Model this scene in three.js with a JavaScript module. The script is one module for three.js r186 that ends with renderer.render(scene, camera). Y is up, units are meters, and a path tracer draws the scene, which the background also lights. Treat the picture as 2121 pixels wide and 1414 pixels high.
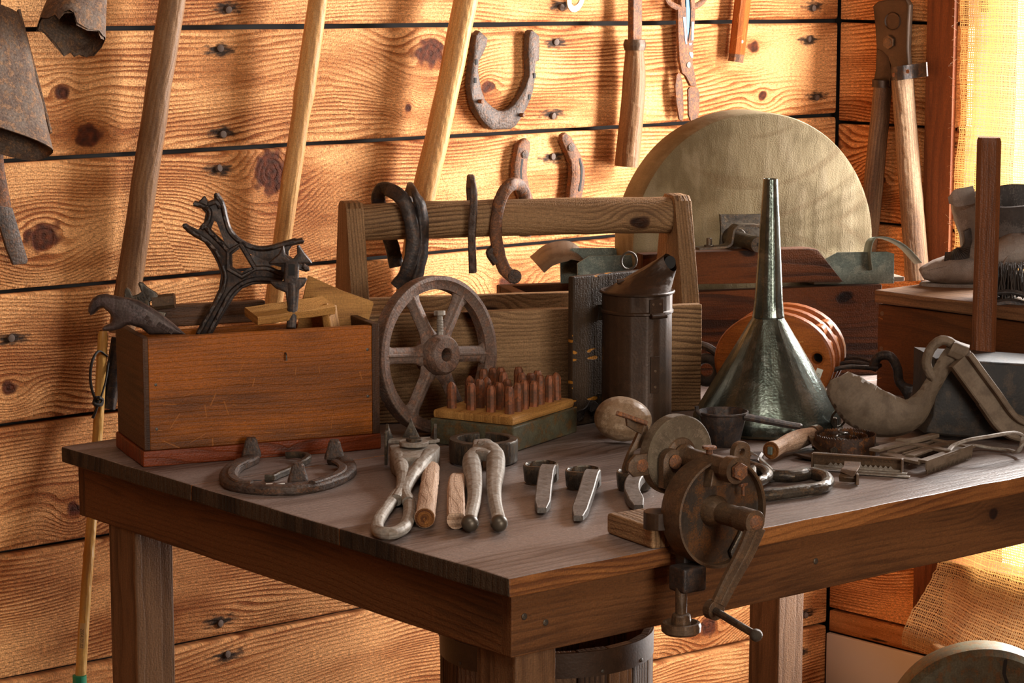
import * as THREE from 'three';
import { ImprovedNoise } from 'three/addons/math/ImprovedNoise.js';
import { mergeGeometries, mergeVertices, toCreasedNormals } from 'three/addons/utils/BufferGeometryUtils.js';
import { RectAreaLightUniformsLib } from 'three/addons/lights/RectAreaLightUniformsLib.js';
import { Brush, Evaluator, SUBTRACTION } from 'three-bvh-csg';

// ---------- camera, daylight, exposure ----------
const scene = new THREE.Scene();
const rad = (d) => (d * Math.PI) / 180;
const camera = new THREE.PerspectiveCamera((2 * Math.atan(707 / 5300) * 180) / Math.PI, 2121 / 1414, 0.05, 60);
camera.position.set(-1.833, 1.46, 2.036);
camera.rotation.set(rad(-8.66), rad(-42.5), 0, 'YXZ');
scene.add(camera);
scene.background = new THREE.Color(1.5, 1.6, 1.75);          // bright overcast daylight outside
const renderer = new THREE.WebGLRenderer();
renderer.toneMapping = THREE.LinearToneMapping;
renderer.toneMappingExposure = 1.08;
renderer.shadowMap.enabled = true;
RectAreaLightUniformsLib.init();
function areaLight(name, color, power, w, h, at, to) {
  const l = new THREE.RectAreaLight(color, power, w, h);
  l.name = name; l.position.set(...at); l.lookAt(...to); scene.add(l);
  return l;
}
// daylight at the sack-curtained window in the side wall, at its uncurtained part, and at a window behind the camera
areaLight('curtained_window_daylight', new THREE.Color(1, 0.97, 0.88), 5, 0.24, 1.5, [2.14, 1.08, -0.77], [0, 1.08, -0.77]);
areaLight('open_window_daylight', new THREE.Color(1, 0.97, 0.94), 74, 0.5, 0.98, [2.1, 1.32, -0.41], [0, 1.2, -0.6]);
areaLight('low_window_daylight', new THREE.Color(1, 0.97, 0.94), 60, 0.5, 0.42, [2.1, 0.56, -0.41], [0, 0.4, -0.8]);
areaLight('front_window_daylight', new THREE.Color(1, 0.9, 0.78), 14, 1.5, 1.2, [-0.7, 1.5, 4.05], [0.0, 0.9, -0.4]);

// ---------- helpers ----------
const PN = new ImprovedNoise();
const noise = (x, y = 0, z = 0) => PN.noise(x, y, z);
const GX = new Float32Array(1024), GY = new Float32Array(1024), PERM = new Uint16Array(2048);
for (let i = 0; i < 1024; i++) { const t = i * 2.39996 + Math.sin(i * 12.9898) * 43.7; GX[i] = Math.cos(t) * 1.5; GY[i] = Math.sin(t) * 1.5; PERM[i] = i; }
{ let r = 12345; for (let i = 1023; i > 0; i--) { r = (Math.imul(r, 1103515245) + 12345) >>> 0; const j = (r >>> 8) % (i + 1), q = PERM[i]; PERM[i] = PERM[j]; PERM[j] = q; } for (let i = 0; i < 1024; i++) PERM[i + 1024] = PERM[i]; }
function n2(x, y, seed = 0) {                        // fast gradient noise in the plane
  const xi = Math.floor(x), yi = Math.floor(y), fx = x - xi, fy = y - yi, s = PERM[(seed * 37.7) & 1023];
  const a = PERM[((xi + s) & 1023)], b = PERM[((xi + 1 + s) & 1023)], ym = yi & 1023, yn = (yi + 1) & 1023;
  const h0 = PERM[a + ym], h1 = PERM[b + ym], h2 = PERM[a + yn], h3 = PERM[b + yn], u = fx * fx * (3 - 2 * fx), v = fy * fy * (3 - 2 * fy);
  const p = GX[h0] * fx + GY[h0] * fy, q = GX[h1] * (fx - 1) + GY[h1] * fy, r = GX[h2] * fx + GY[h2] * (fy - 1), t = GX[h3] * (fx - 1) + GY[h3] * (fy - 1);
  const i = p + (q - p) * u, j = r + (t - r) * u; return i + (j - i) * v;
}
const fbm = (x, y, z = 0, o = 4) => { let s = 0, a = 0.5; for (let i = 0; i < o; i++) { s += a * n2(x, y, z + i * 7.3); x *= 2.03; y *= 2.03; a *= 0.5; } return s; };
const clamp = (x, a = 0, b = 1) => Math.min(b, Math.max(a, x));
const sstep = (a, b, x) => { const t = clamp((x - a) / (b - a)); return t * t * (3 - 2 * t); };
const lerp = (a, b, t) => a + (b - a) * t;
const mix3 = (a, b, t) => [lerp(a[0], b[0], t), lerp(a[1], b[1], t), lerp(a[2], b[2], t)];
function rng(seed) { let s = seed | 0; return () => { s = (s + 0x6d2b79f5) | 0; let t = Math.imul(s ^ (s >>> 15), 1 | s); t = (t + Math.imul(t ^ (t >>> 7), 61 | t)) ^ t; return ((t ^ (t >>> 14)) >>> 0) / 4294967296; }; }
const V = (x, y, z) => new THREE.Vector3(x, y, z);

const TQ = 1;
// textures: f(x, y) -> [r, g, b, height] in sRGB 0..1, x and y in metres
function paint(w, h, Lx, Ly, f, { x0 = 0, y0 = 0, wrap = THREE.MirroredRepeatWrapping, metres = true } = {}) {
  w = Math.round(w * TQ); h = Math.round(h * TQ);
  const c = new Uint8Array(w * h * 4), b = new Uint8Array(w * h);
  for (let j = 0; j < h; j++) for (let i = 0; i < w; i++) {
    const p = f(x0 + ((i + 0.5) / w) * Lx, y0 + ((j + 0.5) / h) * Ly), o = (j * w + i) * 4;
    c[o] = 255 * clamp(p[0]); c[o + 1] = 255 * clamp(p[1]); c[o + 2] = 255 * clamp(p[2]); c[o + 3] = 255;
    b[j * w + i] = 255 * clamp(p[3]);
  }
  const set = (t) => { t.wrapS = t.wrapT = wrap; t.magFilter = THREE.LinearFilter; t.minFilter = THREE.LinearFilter; if (metres) t.repeat.set(1 / Lx, 1 / Ly); t.needsUpdate = true; return t; };
  const map = set(new THREE.DataTexture(c, w, h)); map.colorSpace = THREE.SRGBColorSpace;
  const bump = set(new THREE.DataTexture(b, w, h, THREE.RedFormat));
  return { map, bump };
}
const mat = (t, roughness, bumpScale, more = {}) => new THREE.MeshPhysicalMaterial({ map: t.map, bumpMap: t.bump, bumpScale, roughness, metalness: 0, specularIntensity: 0.45, ...more });

// sawn timber: growth rings as lines along x, knots that bend them
function timber(o) {
  const { seed = 1, light, dark, rings = 60, warp = 0.6, knots = [], line = 0.75, fuzz = 0.12, blotch = 0.25, extra = null } = o;
  return (x, y) => {
    let f = y * rings + 1.3 * n2(y * 17, x * 0.5, seed + 3) + warp * (fbm(x * 1.7, y * 5, seed * 3.1, 2) * 7 + 0.35 * n2(x * 7, y * 26, seed + 1)) * (rings / 80);
    let core = 0, halo = 0;
    for (const [kx, ky, r, stretch = 2.2] of knots) {
      const dx = (x - kx) / stretch, dy = y - ky, d = Math.sqrt(dx * dx + dy * dy) / r;
      if (d < 6) { const w = Math.exp(-d * d * 0.13); f = lerp(f, Math.floor(ky * rings) + 0.5 + d * r * rings * 0.8, w * 0.92); halo = Math.max(halo, Math.exp(-d * d * 0.35)); core = Math.max(core, 1 - sstep(0.65, 1.1, d + 0.3 * n2(x * 70, y * 70, seed))); }
    }
    f += 0.28 * n2(x * 11, y * 90, seed);
    const s = f - Math.floor(f), late = sstep(0.3, 0.88, s) * (1 - sstep(0.92, 1, s));
    const fib = n2(x * 24, y * 640, seed + 5), fine = n2(x * 150, y * 1100, seed + 9);
    const saw = n2(x * 700, y * 420, seed + 2), bl = fbm(x * 3.5, y * 13, seed + 20, 3), st = n2(x * 6, y * 9, seed + 31);
    const t = clamp(late * line * clamp(0.62 + 0.9 * st, 0.12, 1.2) + fib * 0.24 + fine * 0.08 - bl * blotch * 1.7 + 0.12 + halo * 0.35);
    let c = mix3(light, dark, t);
    const k = 1 + fuzz * (fine + saw * 0.9);
    c = [c[0] * k, c[1] * k, c[2] * k];
    if (core > 0) { const rr = 0.8 + 0.35 * n2(x * 130, y * 130, seed); c = mix3(c, [dark[0] * 0.66 * rr, dark[1] * 0.52 * rr, dark[2] * 0.45 * rr], core * 0.9); }
    let h = 0.55 - late * 0.3 + fib * 0.14 + fine * 0.16 + saw * 0.2;
    if (extra) { const e = extra(x, y, c, h); c = e[0]; h = e[1]; }
    return [c[0], c[1], c[2], h];
  };
}
// old iron: blotches of two or three tones and a pitted surface
function iron(seed, tones, { scale = 30, pit = 0.5, speck = 0.2 } = {}) {
  return (x, y) => {
    const a = fbm(x * scale, y * scale, seed, 3), b = fbm(x * scale * 3.1 + 9, y * scale * 3.1, seed + 4, 3), p = n2(x * 900, y * 900, seed), q = n2(x * 330, y * 330, seed + 3);
    let c = mix3(tones[0], tones[1], sstep(-0.25, 0.25, a + b * 0.4));
    if (tones[2]) c = mix3(c, tones[2], sstep(0.05, 0.3, b + 0.35 * p) * 0.8);
    const k = 1 + speck * (p * 0.7 + q * 0.6);
    return [c[0] * k, c[1] * k, c[2] * k, 0.5 + pit * (p * 0.25 + q * 0.35 + b * 0.4)];
  };
}

// geometry
const flat = (g) => { g = g.index ? g.toNonIndexed() : g; for (const k of Object.keys(g.attributes)) if (!['position', 'normal', 'uv'].includes(k)) g.deleteAttribute(k); return g; };
// uv in metres, the grain along one axis
function grain(g, axis = 'x', off = [0, 0]) {
  g = flat(g);
  if (!g.attributes.normal) g.computeVertexNormals();
  const p = g.attributes.position, uv = new Float32Array(p.count * 2), a = V(0, 0, 0), b = V(0, 0, 0), c = V(0, 0, 0), n = V(0, 0, 0);
  const along = 'xyz'.indexOf(axis);
  for (let i = 0; i < p.count; i += 3) {
    a.fromBufferAttribute(p, i); b.fromBufferAttribute(p, i + 1); c.fromBufferAttribute(p, i + 2);
    n.copy(b).sub(a).cross(c.clone().sub(a));
    const m = [Math.abs(n.x), Math.abs(n.y), Math.abs(n.z)], k = m.indexOf(Math.max(...m)), rest = [0, 1, 2].filter((q) => q !== k);
    let u = along, w = rest.find((q) => q !== along);
    if (k === along) [u, w] = [(along + 1) % 3, (along + 2) % 3];
    [a, b, c].forEach((v, j) => { const e = [v.x, v.y, v.z]; uv[(i + j) * 2] = e[u] + off[0] + k * 0.013; uv[(i + j) * 2 + 1] = e[w] + off[1] + k * 0.11; });
  }
  g.setAttribute('uv', new THREE.BufferAttribute(uv, 2));
  return g;
}
// box with rounded, slightly uneven edges; base at y = 0 unless mid
function rbox(w, h, d, { r = 0.003, n = [1, 1, 1], wob = 0, seed = 0, axis = 'x', mid = false, off } = {}) {
  const H = [w / 2, h / 2, d / 2], line = (L, k) => { const a = [-L, -L + 0.3 * r, -L + r]; for (let i = 1; i < k; i++) a.push(lerp(-L + r, L - r, i / k)); a.push(L - r, L - 0.3 * r, L); return a; };
  const X = [0, 1, 2].map((i) => line(H[i], n[i])), g = new THREE.BoxGeometry(1, 1, 1, X[0].length - 1, X[1].length - 1, X[2].length - 1), p = g.attributes.position, q = V(0, 0, 0), c = V(0, 0, 0);
  for (let i = 0; i < p.count; i++) {
    const e = [p.getX(i), p.getY(i), p.getZ(i)].map((v, k) => X[k][Math.round((v + 0.5) * (X[k].length - 1))]);
    q.set(...e); c.set(...e.map((v, k) => clamp(v, -H[k] + r, H[k] - r)));
    q.sub(c); if (q.length() > 1e-9) q.setLength(Math.min(r, q.length())); q.add(c);
    if (wob) q.addScaledVector(V(noise(e[0] * 14 + seed, e[1] * 30, e[2] * 30), noise(e[0] * 14, e[1] * 30 + seed, e[2] * 30 + 4), noise(e[0] * 14, e[1] * 30 + 8, e[2] * 30 + seed)), wob);
    p.setXYZ(i, q.x, q.y + (mid ? 0 : H[1]), q.z);
  }
  let m = g; m.deleteAttribute('uv'); m.deleteAttribute('normal'); m = mergeVertices(m, 1e-5); m.computeVertexNormals();
  return grain(m, axis, off || [seed * 0.37, seed * 0.21]);
}
function lathe(pts, seg = 40, crease = 0.5, uvr = null) {
  let R = uvr ?? Math.max(...pts.map((p) => p[0])), len = 0; const vs = pts.map((p, i) => (i ? (len += Math.hypot(p[0] - pts[i - 1][0], p[1] - pts[i - 1][1])) : 0));
  let g = new THREE.LatheGeometry(pts.map((p) => new THREE.Vector2(Math.max(p[0], 1e-5), p[1])), seg);
  const uv = g.attributes.uv; for (let i = 0; i < uv.count; i++) uv.setXY(i, uv.getX(i) * 6.283 * R, vs[i % pts.length]);
  g.deleteAttribute('normal');
  return toCreasedNormals(flat(g), crease);
}
// sweep a section along a path. sec: [[a, b], ...] closed polygon in metres; size(t) -> [sa, sb]; up fixes the frame
const ring = (a, b = a, n = 12, p = 2) => Array.from({ length: n }, (_, i) => { const t = (i / n) * 6.28319, c = Math.cos(t), s = Math.sin(t); return [a * Math.sign(c) * Math.abs(c) ** (2 / p), b * Math.sign(s) * Math.abs(s) ** (2 / p)]; });
const rect = (w, h, c = 0.15) => { const a = w / 2, b = h / 2, k = c * Math.min(w, h); return [[a, -b + k], [a, b - k], [a - k, b], [-a + k, b], [-a, b - k], [-a, -b + k], [-a + k, -b], [a - k, -b]]; };
function sweep(path, sec, { n = 40, up = null, size = () => [1, 1], closed = false, crease = 0.6, curve = true, shift = null, uoff = 0, tension = 0.5, caps = [1, 1] } = {}) {
  path = path.map((p) => (p.isVector3 ? p : V(...p)));
  let P;
  if (curve && path.length > 2) { const c = new THREE.CatmullRomCurve3(path, closed, 'centripetal', tension); P = c.getSpacedPoints(n); } else if (curve) P = Array.from({ length: n + 1 }, (_, i) => path[0].clone().lerp(path[1], i / n)); else P = path.map((p) => p.clone());
  if (closed) P.pop();
  const N = P.length, T = P.map((_, i) => { const a = closed ? P[(i + N - 1) % N] : P[Math.max(0, i - 1)], b = closed ? P[(i + 1) % N] : P[Math.min(N - 1, i + 1)]; return b.clone().sub(a).normalize(); });
  let B = up ? V(...up) : Math.abs(T[0].y) > 0.9 ? V(1, 0, 0) : V(0, 1, 0); const pos = [], idx = [], uv = [], S = sec.length; let len = 0;
  const sm = size(0.5); const per = [0]; for (let k = 0; k < S; k++) { const a = sec[k], b = sec[(k + 1) % S]; per.push(per[k] + Math.hypot((a[0] - b[0]) * sm[0], (a[1] - b[1]) * sm[1])); }
  for (let i = 0; i < N; i++) {
    if (i) len += P[i].distanceTo(P[i - 1]);
    let b = (up ? V(...up) : B).clone(); b.addScaledVector(T[i], -b.dot(T[i])).normalize(); B = b;
    const a = b.clone().cross(T[i]).normalize(), t = i / (N - 1), [sa, sb] = size(t), sh = shift ? shift(t) : [0, 0];
    for (let k = 0; k <= S; k++) { const q = sec[k % S], v = P[i].clone().addScaledVector(a, q[0] * sa + sh[0]).addScaledVector(b, q[1] * sb + sh[1]); pos.push(v.x, v.y, v.z); uv.push(len + uoff, per[k]); }
  }
  const W = S + 1, M = closed ? N : N - 1;
  for (let i = 0; i < M; i++) for (let k = 0; k < S; k++) { const j = (i + 1) % N, a = i * W + k, b = i * W + k + 1, c = j * W + k, d = j * W + k + 1; idx.push(a, b, c, b, d, c); }
  if (!closed) for (const [i, flip] of [[0, true], [N - 1, false]]) { if (!caps[i ? 1 : 0]) continue;
    const o = pos.length / 3; let cx = 0, cy = 0, cz = 0; for (let k = 0; k < S; k++) { const q = (i * W + k) * 3; cx += pos[q] / S; cy += pos[q + 1] / S; cz += pos[q + 2] / S; }
    for (let k = 0; k < S; k++) { const q = (i * W + k) * 3; pos.push(pos[q], pos[q + 1], pos[q + 2]); uv.push(sec[k][0] * sm[0] + 0.3, sec[k][1] * sm[1] + 0.3); }
    pos.push(cx, cy, cz); uv.push(0.3, 0.3);
    for (let k = 0; k < S; k++) flip ? idx.push(o + S, o + ((k + 1) % S), o + k) : idx.push(o + S, o + k, o + ((k + 1) % S));
  }
  const g = new THREE.BufferGeometry(); g.setAttribute('position', new THREE.Float32BufferAttribute(pos, 3)); g.setAttribute('uv', new THREE.Float32BufferAttribute(uv, 2)); g.setIndex(idx);
  return toCreasedNormals(flat(g), crease);
}
// a flat outline in x, y given a thickness along z, centred on z = 0
function slab(pts, t, { holes = [], bevel = 0.001, seg = 2, smooth = false, crease = 0.6, curveSegments = 10 } = {}) {
  const mk = (q, C) => { const s = new C(); if (q.length && q.smooth !== false && smooth) { const c = new THREE.CatmullRomCurve3(q.map((p) => V(p[0], p[1], 0)), true, 'centripetal'); s.setFromPoints(c.getPoints(q.length * 5).map((p) => new THREE.Vector2(p.x, p.y))); } else s.setFromPoints(q.map((p) => new THREE.Vector2(...p))); return s; };
  const s = mk(pts, THREE.Shape); s.holes = holes.map((h) => mk(h, THREE.Path));
  const g = new THREE.ExtrudeGeometry(s, { depth: Math.max(t - 2 * bevel, 1e-4), bevelEnabled: bevel > 0, bevelThickness: bevel, bevelSize: bevel * 0.9, bevelOffset: -bevel * 0.9, bevelSegments: seg, curveSegments });
  g.translate(0, 0, -Math.max(t - 2 * bevel, 1e-4) / 2); g.deleteAttribute('normal');
  return toCreasedNormals(flat(g), crease);
}
const circle = (x, y, r, n = 20, ry = r) => Array.from({ length: n }, (_, i) => [x + r * Math.cos((i / n) * 6.28319), y + ry * Math.sin((i / n) * 6.28319)]);
const merge = (...gs) => mergeGeometries(gs.flat().map((g) => { g = flat(g); if (!g.attributes.uv) g.setAttribute('uv', new THREE.BufferAttribute(new Float32Array(g.attributes.position.count * 2), 2)); return g; }));
const move = (g, x = 0, y = 0, z = 0) => g.translate(x, y, z);
const turn = (g, x = 0, y = 0, z = 0) => { if (x) g.rotateX(rad(x)); if (y) g.rotateY(rad(y)); if (z) g.rotateZ(rad(z)); return g; };
const cyl = (r, h, seg = 20, { r2 = r, c = 0.0006 } = {}) => lathe([[0, 0], [r - c, 0], [r, c], [r2, h - c], [r2 - c, h], [0, h]], seg);
const dome = (r, h, seg = 16) => lathe([[r, 0], [r * 0.95, h * 0.4], [r * 0.7, h * 0.8], [r * 0.35, h * 0.97], [0, h]], seg, 1.2);
function uneven(g, amp, f = 40, seed = 0) {       // dents and waviness of a hand-made surface
  const p = g.attributes.position, n = g.attributes.normal;
  for (let i = 0; i < p.count; i++) { const x = p.getX(i), y = p.getY(i), z = p.getZ(i); const k = [noise(x * f + seed, y * f, z * f), noise(x * f, y * f + seed + 5, z * f), noise(x * f, y * f + 3, z * f + seed)]; p.setXYZ(i, x + k[0] * amp, y + k[1] * amp, z + k[2] * amp); }
  return g;
}
// scene graph
const used = {};
const numbered = (n) => { const k = used[n] = (used[n] ?? -1) + 1; return k ? n + '_' + String(k).padStart(3, '0') : n; };
function thing(name, label, category, [x, y, z] = [0, 0, 0], yaw = 0, tilt = 0, group) {
  const o = new THREE.Group(); o.name = numbered(name); o.position.set(x, y, z); o.rotation.set(rad(tilt), rad(yaw), 0, 'YXZ');
  o.userData = { label, category }; if (group) o.userData.group = group; scene.add(o); return o;
}
function part(name, g, m, parent, label) {
  const o = new THREE.Mesh(g, m); o.name = name; o.castShadow = o.receiveShadow = true; if (label) o.userData.label = label; parent.add(o); return o;
}
function whole(name, g, m, label, category, at = [0, 0, 0], yaw = 0, tilt = 0, group) {   // a thing that is one mesh
  const o = new THREE.Mesh(g, m); o.castShadow = o.receiveShadow = true; o.name = numbered(name); o.position.set(...at); o.rotation.set(rad(tilt), rad(yaw), 0, 'YXZ');
  o.userData = { label, category }; if (group) o.userData.group = group; scene.add(o); return o;
}
function copyOf(src, label, at, yaw = 0, tilt = 0, roll = 0) {
  const o = src.clone(); o.name = numbered(src.name.replace(/_\d{3}$/, '')); o.position.set(...at); o.rotation.set(rad(tilt), rad(yaw), rad(roll), 'YXZ'); o.userData = { ...src.userData, label }; scene.add(o); return o;
}
function struct(name, g, m, parent = scene) {
  const o = g ? new THREE.Mesh(g, m) : new THREE.Group(); o.name = parent === scene ? numbered(name) : name; o.castShadow = o.receiveShadow = true; if (parent === scene) o.userData = { kind: 'structure' }; parent.add(o); return o;
}

// ---------- materials (plain surface colours; all light comes from the lamps and openings) ----------
const NAILS = [[0.5367,1.3713,-1.2], [0.5198,1.3124,-1.2], [0.5225,1.1796,-1.2], [0.5141,1.1276,-1.2], [1.2473,1.3648,-1.2], [1.2349,1.3053,-1.2], [1.2284,1.1779,-1.2], [1.2275,1.1074,-1.2], [1.9101,1.3534,-1.2], [1.899,1.2952,-1.2], [1.9245,1.1832,-1.2], [0.5006,0.4029,-1.2], [0.5137,0.3497,-1.2], [1.9189,0.163,-1.2], [1.9034,0.0912,-1.2], [0.1338,0.8993,-1.2]].map((p) => p.slice(0, 2));
// board seams of the back wall: height at x = 0.1 and at x = 1.99
const SEAMS = [[1.545, 1.528], [1.349, 1.328], [1.159, 1.147], [0.967, 0.95], [0.77, 0.75], [0.579, 0.553], [0.386, 0.352], [0.192, 0.134], [-0.005, -0.06]];
const seamAt = (k, x) => lerp(SEAMS[k][0], SEAMS[k][1], (x - 0.1) / 1.89);
const WALL = { x0: 0.05, L: 1.96 };
const wallKnots = [[0.2328,1.256,-1.2], [0.2786,1.1862,-1.2], [0.1945,1.0429,-1.2], [0.6142,1.1204,-1.2], [0.9472,1.2977,-1.2], [0.8994,1.2039,-1.2], [1.1226,0.8895,-1.2], [1.6387,0.1902,-1.2], [0.2346,0.6264,-1.2], [1.7712,1.1908,-1.2], [0.1297,0.8242,-1.2], [1.0762,1.2334,-1.2], [1.7423,1.2862,-1.2]].map((p, i) => [p[0], p[1], [0.013, 0.02, 0.026, 0.04, 0.026, 0.008, 0.022, 0.022, 0.012, 0.01, 0.012, 0.012, 0.012][i], [1.1, 1.3, 1.2, 0.9, 1.4, 1, 1.1, 1.1, 1, 1.4, 1.2, 1.3, 1.4][i]]);
const wallTex = (() => {
  const rows = SEAMS.length - 1, looks = [];
  for (let k = 0; k < rows; k++) {
    const mine = wallKnots.filter(([x, y]) => y < seamAt(k, x) && y > seamAt(k + 1, x)).map(([x, y, r, s]) => [x, y, r, s]);
    looks.push(timber({ seed: 11 + k * 5, light: [0.85, 0.615, 0.395], dark: [0.49, 0.26, 0.105], rings: [150, 128, 136, 160, 130, 140, 150, 140][k], warp: [0.45, 0.6, 0.6, 0.8, 0.75, 0.9, 0.9, 0.7][k], knots: mine, line: 0.85, fuzz: 0.26, blotch: 0.62 }));
  }
  return paint(2048, 2048, 1, rows, (u, v) => {
    const k = Math.min(rows - 1, Math.floor(v)), x = WALL.x0 + u * WALL.L, y = lerp(seamAt(k + 1, x), seamAt(k, x), v - k);
    const p = looks[k](x, y);
    for (const [nx, ny] of NAILS) {            // iron stain bled from each nail
      const dx = (x - nx) / 0.032, dy = (y - ny) / 0.011, d = Math.sqrt(dx * dx + dy * dy) + 0.9 * fbm(x * 60, y * 200, 3, 3);
      if (d < 1.3) { const w = (1 - sstep(0.25, 1.15, d)) * 0.9; p[0] = lerp(p[0], 0.12, w); p[1] = lerp(p[1], 0.085, w); p[2] = lerp(p[2], 0.06, w); }
    }
    return p;
  }, { metres: false });
})();
const M = {};
M.wall = mat(wallTex, 0.82, 0.0022);
M.benchTop = mat(paint(768, 1024, 0.9, 0.9, timber({ seed: 71, light: [0.5, 0.44, 0.41], dark: [0.31, 0.25, 0.22], rings: 70, warp: 0.9, line: 0.45, fuzz: 0.18, blotch: 0.95 })), 0.46, 0.0008, { specularIntensity: 1 });
M.benchEdge = mat(paint(1024, 256, 0.8, 0.2, timber({ seed: 77, light: [0.58, 0.37, 0.19], dark: [0.34, 0.19, 0.09], rings: 90, warp: 0.7, line: 0.6, blotch: 0.7 })), 0.6, 0.001);
M.benchWood = mat(paint(1024, 512, 0.8, 0.4, timber({ seed: 79, light: [0.4, 0.25, 0.13], dark: [0.21, 0.12, 0.055], rings: 90, warp: 0.7, line: 0.4, blotch: 0.6, knots: [[0.3, 0.12, 0.008, 1.3]] })), 0.72, 0.001);
M.legWood = mat(paint(512, 512, 0.4, 0.4, timber({ seed: 83, light: [0.46, 0.33, 0.22], dark: [0.27, 0.175, 0.105], rings: 60, warp: 0.35, line: 0.5, blotch: 0.4 })), 0.6, 0.0008);
const scratch = (seed, n, L, col) => { const R = rng(seed), S = Array.from({ length: n }, () => { const x = R() * L[0], y = R() * L[1], a = (R() - 0.5) * 1.2 + (R() < 0.3 ? 1.4 : 0), l = 0.004 + R() * 0.02; return [x, y, Math.cos(a) * l, Math.sin(a) * l, 0.0004 + R() * 0.0006]; });
  return (x, y, c, h) => { for (const [sx, sy, dx, dy, w] of S) { const px = x - sx, py = y - sy, l2 = dx * dx + dy * dy, t = clamp((px * dx + py * dy) / l2), ex = px - dx * t, ey = py - dy * t; if (ex * ex + ey * ey < w * w) return [mix3(c, col, 0.55), h - 0.2]; } return [c, h]; }; };
M.boxWood = mat(paint(1024, 512, 0.4, 0.2, timber({ seed: 91, light: [0.6, 0.325, 0.06], dark: [0.34, 0.18, 0.04], rings: 120, warp: 0.6, line: 0.22, blotch: 1.1, fuzz: 0.14, extra: scratch(5, 40, [0.4, 0.2], [0.68, 0.42, 0.2]) })), 0.5, 0.0006);
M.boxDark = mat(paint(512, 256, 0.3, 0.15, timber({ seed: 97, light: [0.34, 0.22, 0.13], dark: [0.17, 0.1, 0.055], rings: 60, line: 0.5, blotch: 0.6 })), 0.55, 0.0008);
M.greyWood = mat(paint(1024, 512, 0.6, 0.3, timber({ seed: 101, light: [0.59, 0.455, 0.315], dark: [0.34, 0.24, 0.15], rings: 140, warp: 0.5, line: 0.75, fuzz: 0.14, blotch: 0.45, knots: [[0.42, 0.1, 0.012, 1.2]] })), 0.68, 0.0016);
M.tanWood = mat(paint(512, 512, 0.3, 0.3, timber({ seed: 103, light: [0.72, 0.53, 0.29], dark: [0.45, 0.29, 0.13], rings: 60, line: 0.5, blotch: 0.5 })), 0.62, 0.0008);
M.handleBrown = mat(paint(1024, 256, 0.8, 0.2, timber({ seed: 107, light: [0.55, 0.41, 0.28], dark: [0.36, 0.24, 0.15], rings: 110, warp: 0.5, line: 0.3, blotch: 0.4 })), 0.55, 0.0006);
M.handleYellow = mat(paint(1024, 256, 0.8, 0.2, timber({ seed: 109, light: [0.8, 0.61, 0.38], dark: [0.58, 0.39, 0.21], rings: 100, warp: 0.5, line: 0.28, blotch: 0.35 })), 0.5, 0.0005);
M.troughWood = mat(paint(1024, 512, 0.6, 0.3, timber({ seed: 113, light: [0.34, 0.19, 0.08], dark: [0.15, 0.08, 0.035], rings: 60, warp: 0.6, line: 0.7, blotch: 0.7, knots: [[0.2, 0.17, 0.01, 1.6]] })), 0.75, 0.0012);
M.darkBoxWood = mat(paint(1024, 512, 0.5, 0.25, timber({ seed: 127, light: [0.35, 0.195, 0.075], dark: [0.2, 0.105, 0.04], rings: 40, warp: 0.8, line: 0.4, blotch: 0.6, extra: scratch(9, 26, [0.5, 0.25], [0.6, 0.4, 0.2]) })), 0.72, 0.0006);
M.postWood = mat(paint(512, 256, 0.6, 0.3, timber({ seed: 131, light: [0.42, 0.22, 0.1], dark: [0.27, 0.13, 0.055], rings: 50, line: 0.5, blotch: 0.5 })), 0.6, 0.0008);
M.redPost = mat(paint(1024, 256, 0.4, 0.1, timber({ seed: 137, light: [0.44, 0.255, 0.14], dark: [0.22, 0.115, 0.06], rings: 120, warp: 0.35, line: 0.7, blotch: 0.5 })), 0.42, 0.0006);
M.pulleyWood = mat(paint(512, 512, 0.3, 0.3, timber({ seed: 139, light: [0.62, 0.34, 0.13], dark: [0.42, 0.2, 0.07], rings: 45, line: 0.4, blotch: 0.5, extra: scratch(13, 30, [0.3, 0.3], [0.8, 0.55, 0.3]) })), 0.42, 0.0006);
M.bellows = mat(paint(512, 512, 0.2, 0.2, (() => { const base = timber({ seed: 149, light: [0.24, 0.175, 0.115], dark: [0.13, 0.095, 0.06], rings: 40, line: 0.4, blotch: 0.4 }); return (x, y) => { const p = base(x, y), d = fbm(x * 24, y * 13, 6, 3) + 0.25 * n2(x * 160, y * 60, 2); const w = sstep(0.24, 0.28, d); return [lerp(p[0], 0.66, w), lerp(p[1], 0.43, w), lerp(p[2], 0.14, w), p[3] - w * 0.3]; }; })()), 0.62, 0.0008);
M.palewood = mat(paint(512, 512, 0.2, 0.2, timber({ seed: 151, light: [0.74, 0.62, 0.52], dark: [0.52, 0.39, 0.29], rings: 90, line: 0.5, blotch: 0.4, fuzz: 0.15 })), 0.7, 0.0009);
M.endGrain = mat(paint(256, 256, 0.1, 0.1, timber({ seed: 157, light: [0.66, 0.44, 0.2], dark: [0.3, 0.16, 0.06], rings: 170, line: 0.6, blotch: 0.8 })), 0.75, 0.001);
M.bamboo = mat(paint(512, 128, 0.8, 0.2, timber({ seed: 163, light: [0.86, 0.68, 0.38], dark: [0.72, 0.51, 0.24], rings: 160, warp: 0.1, line: 0.25, blotch: 0.5, fuzz: 0.05 })), 0.4, 0.0003);
let ironBump = null;                                     // all ironware shares one pitted relief
const ironMat = (seed, tones, roughness, metalness, bump, o, size = 0.25, px = 300) => { const t = paint(px, px, size, size, iron(seed, tones, o)); ironBump ??= t.bump; return mat({ map: t.map, bump: ironBump }, roughness, bump * (o.pit ?? 0.5) * 2, { metalness, specularIntensity: 0.8 }); };
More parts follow.
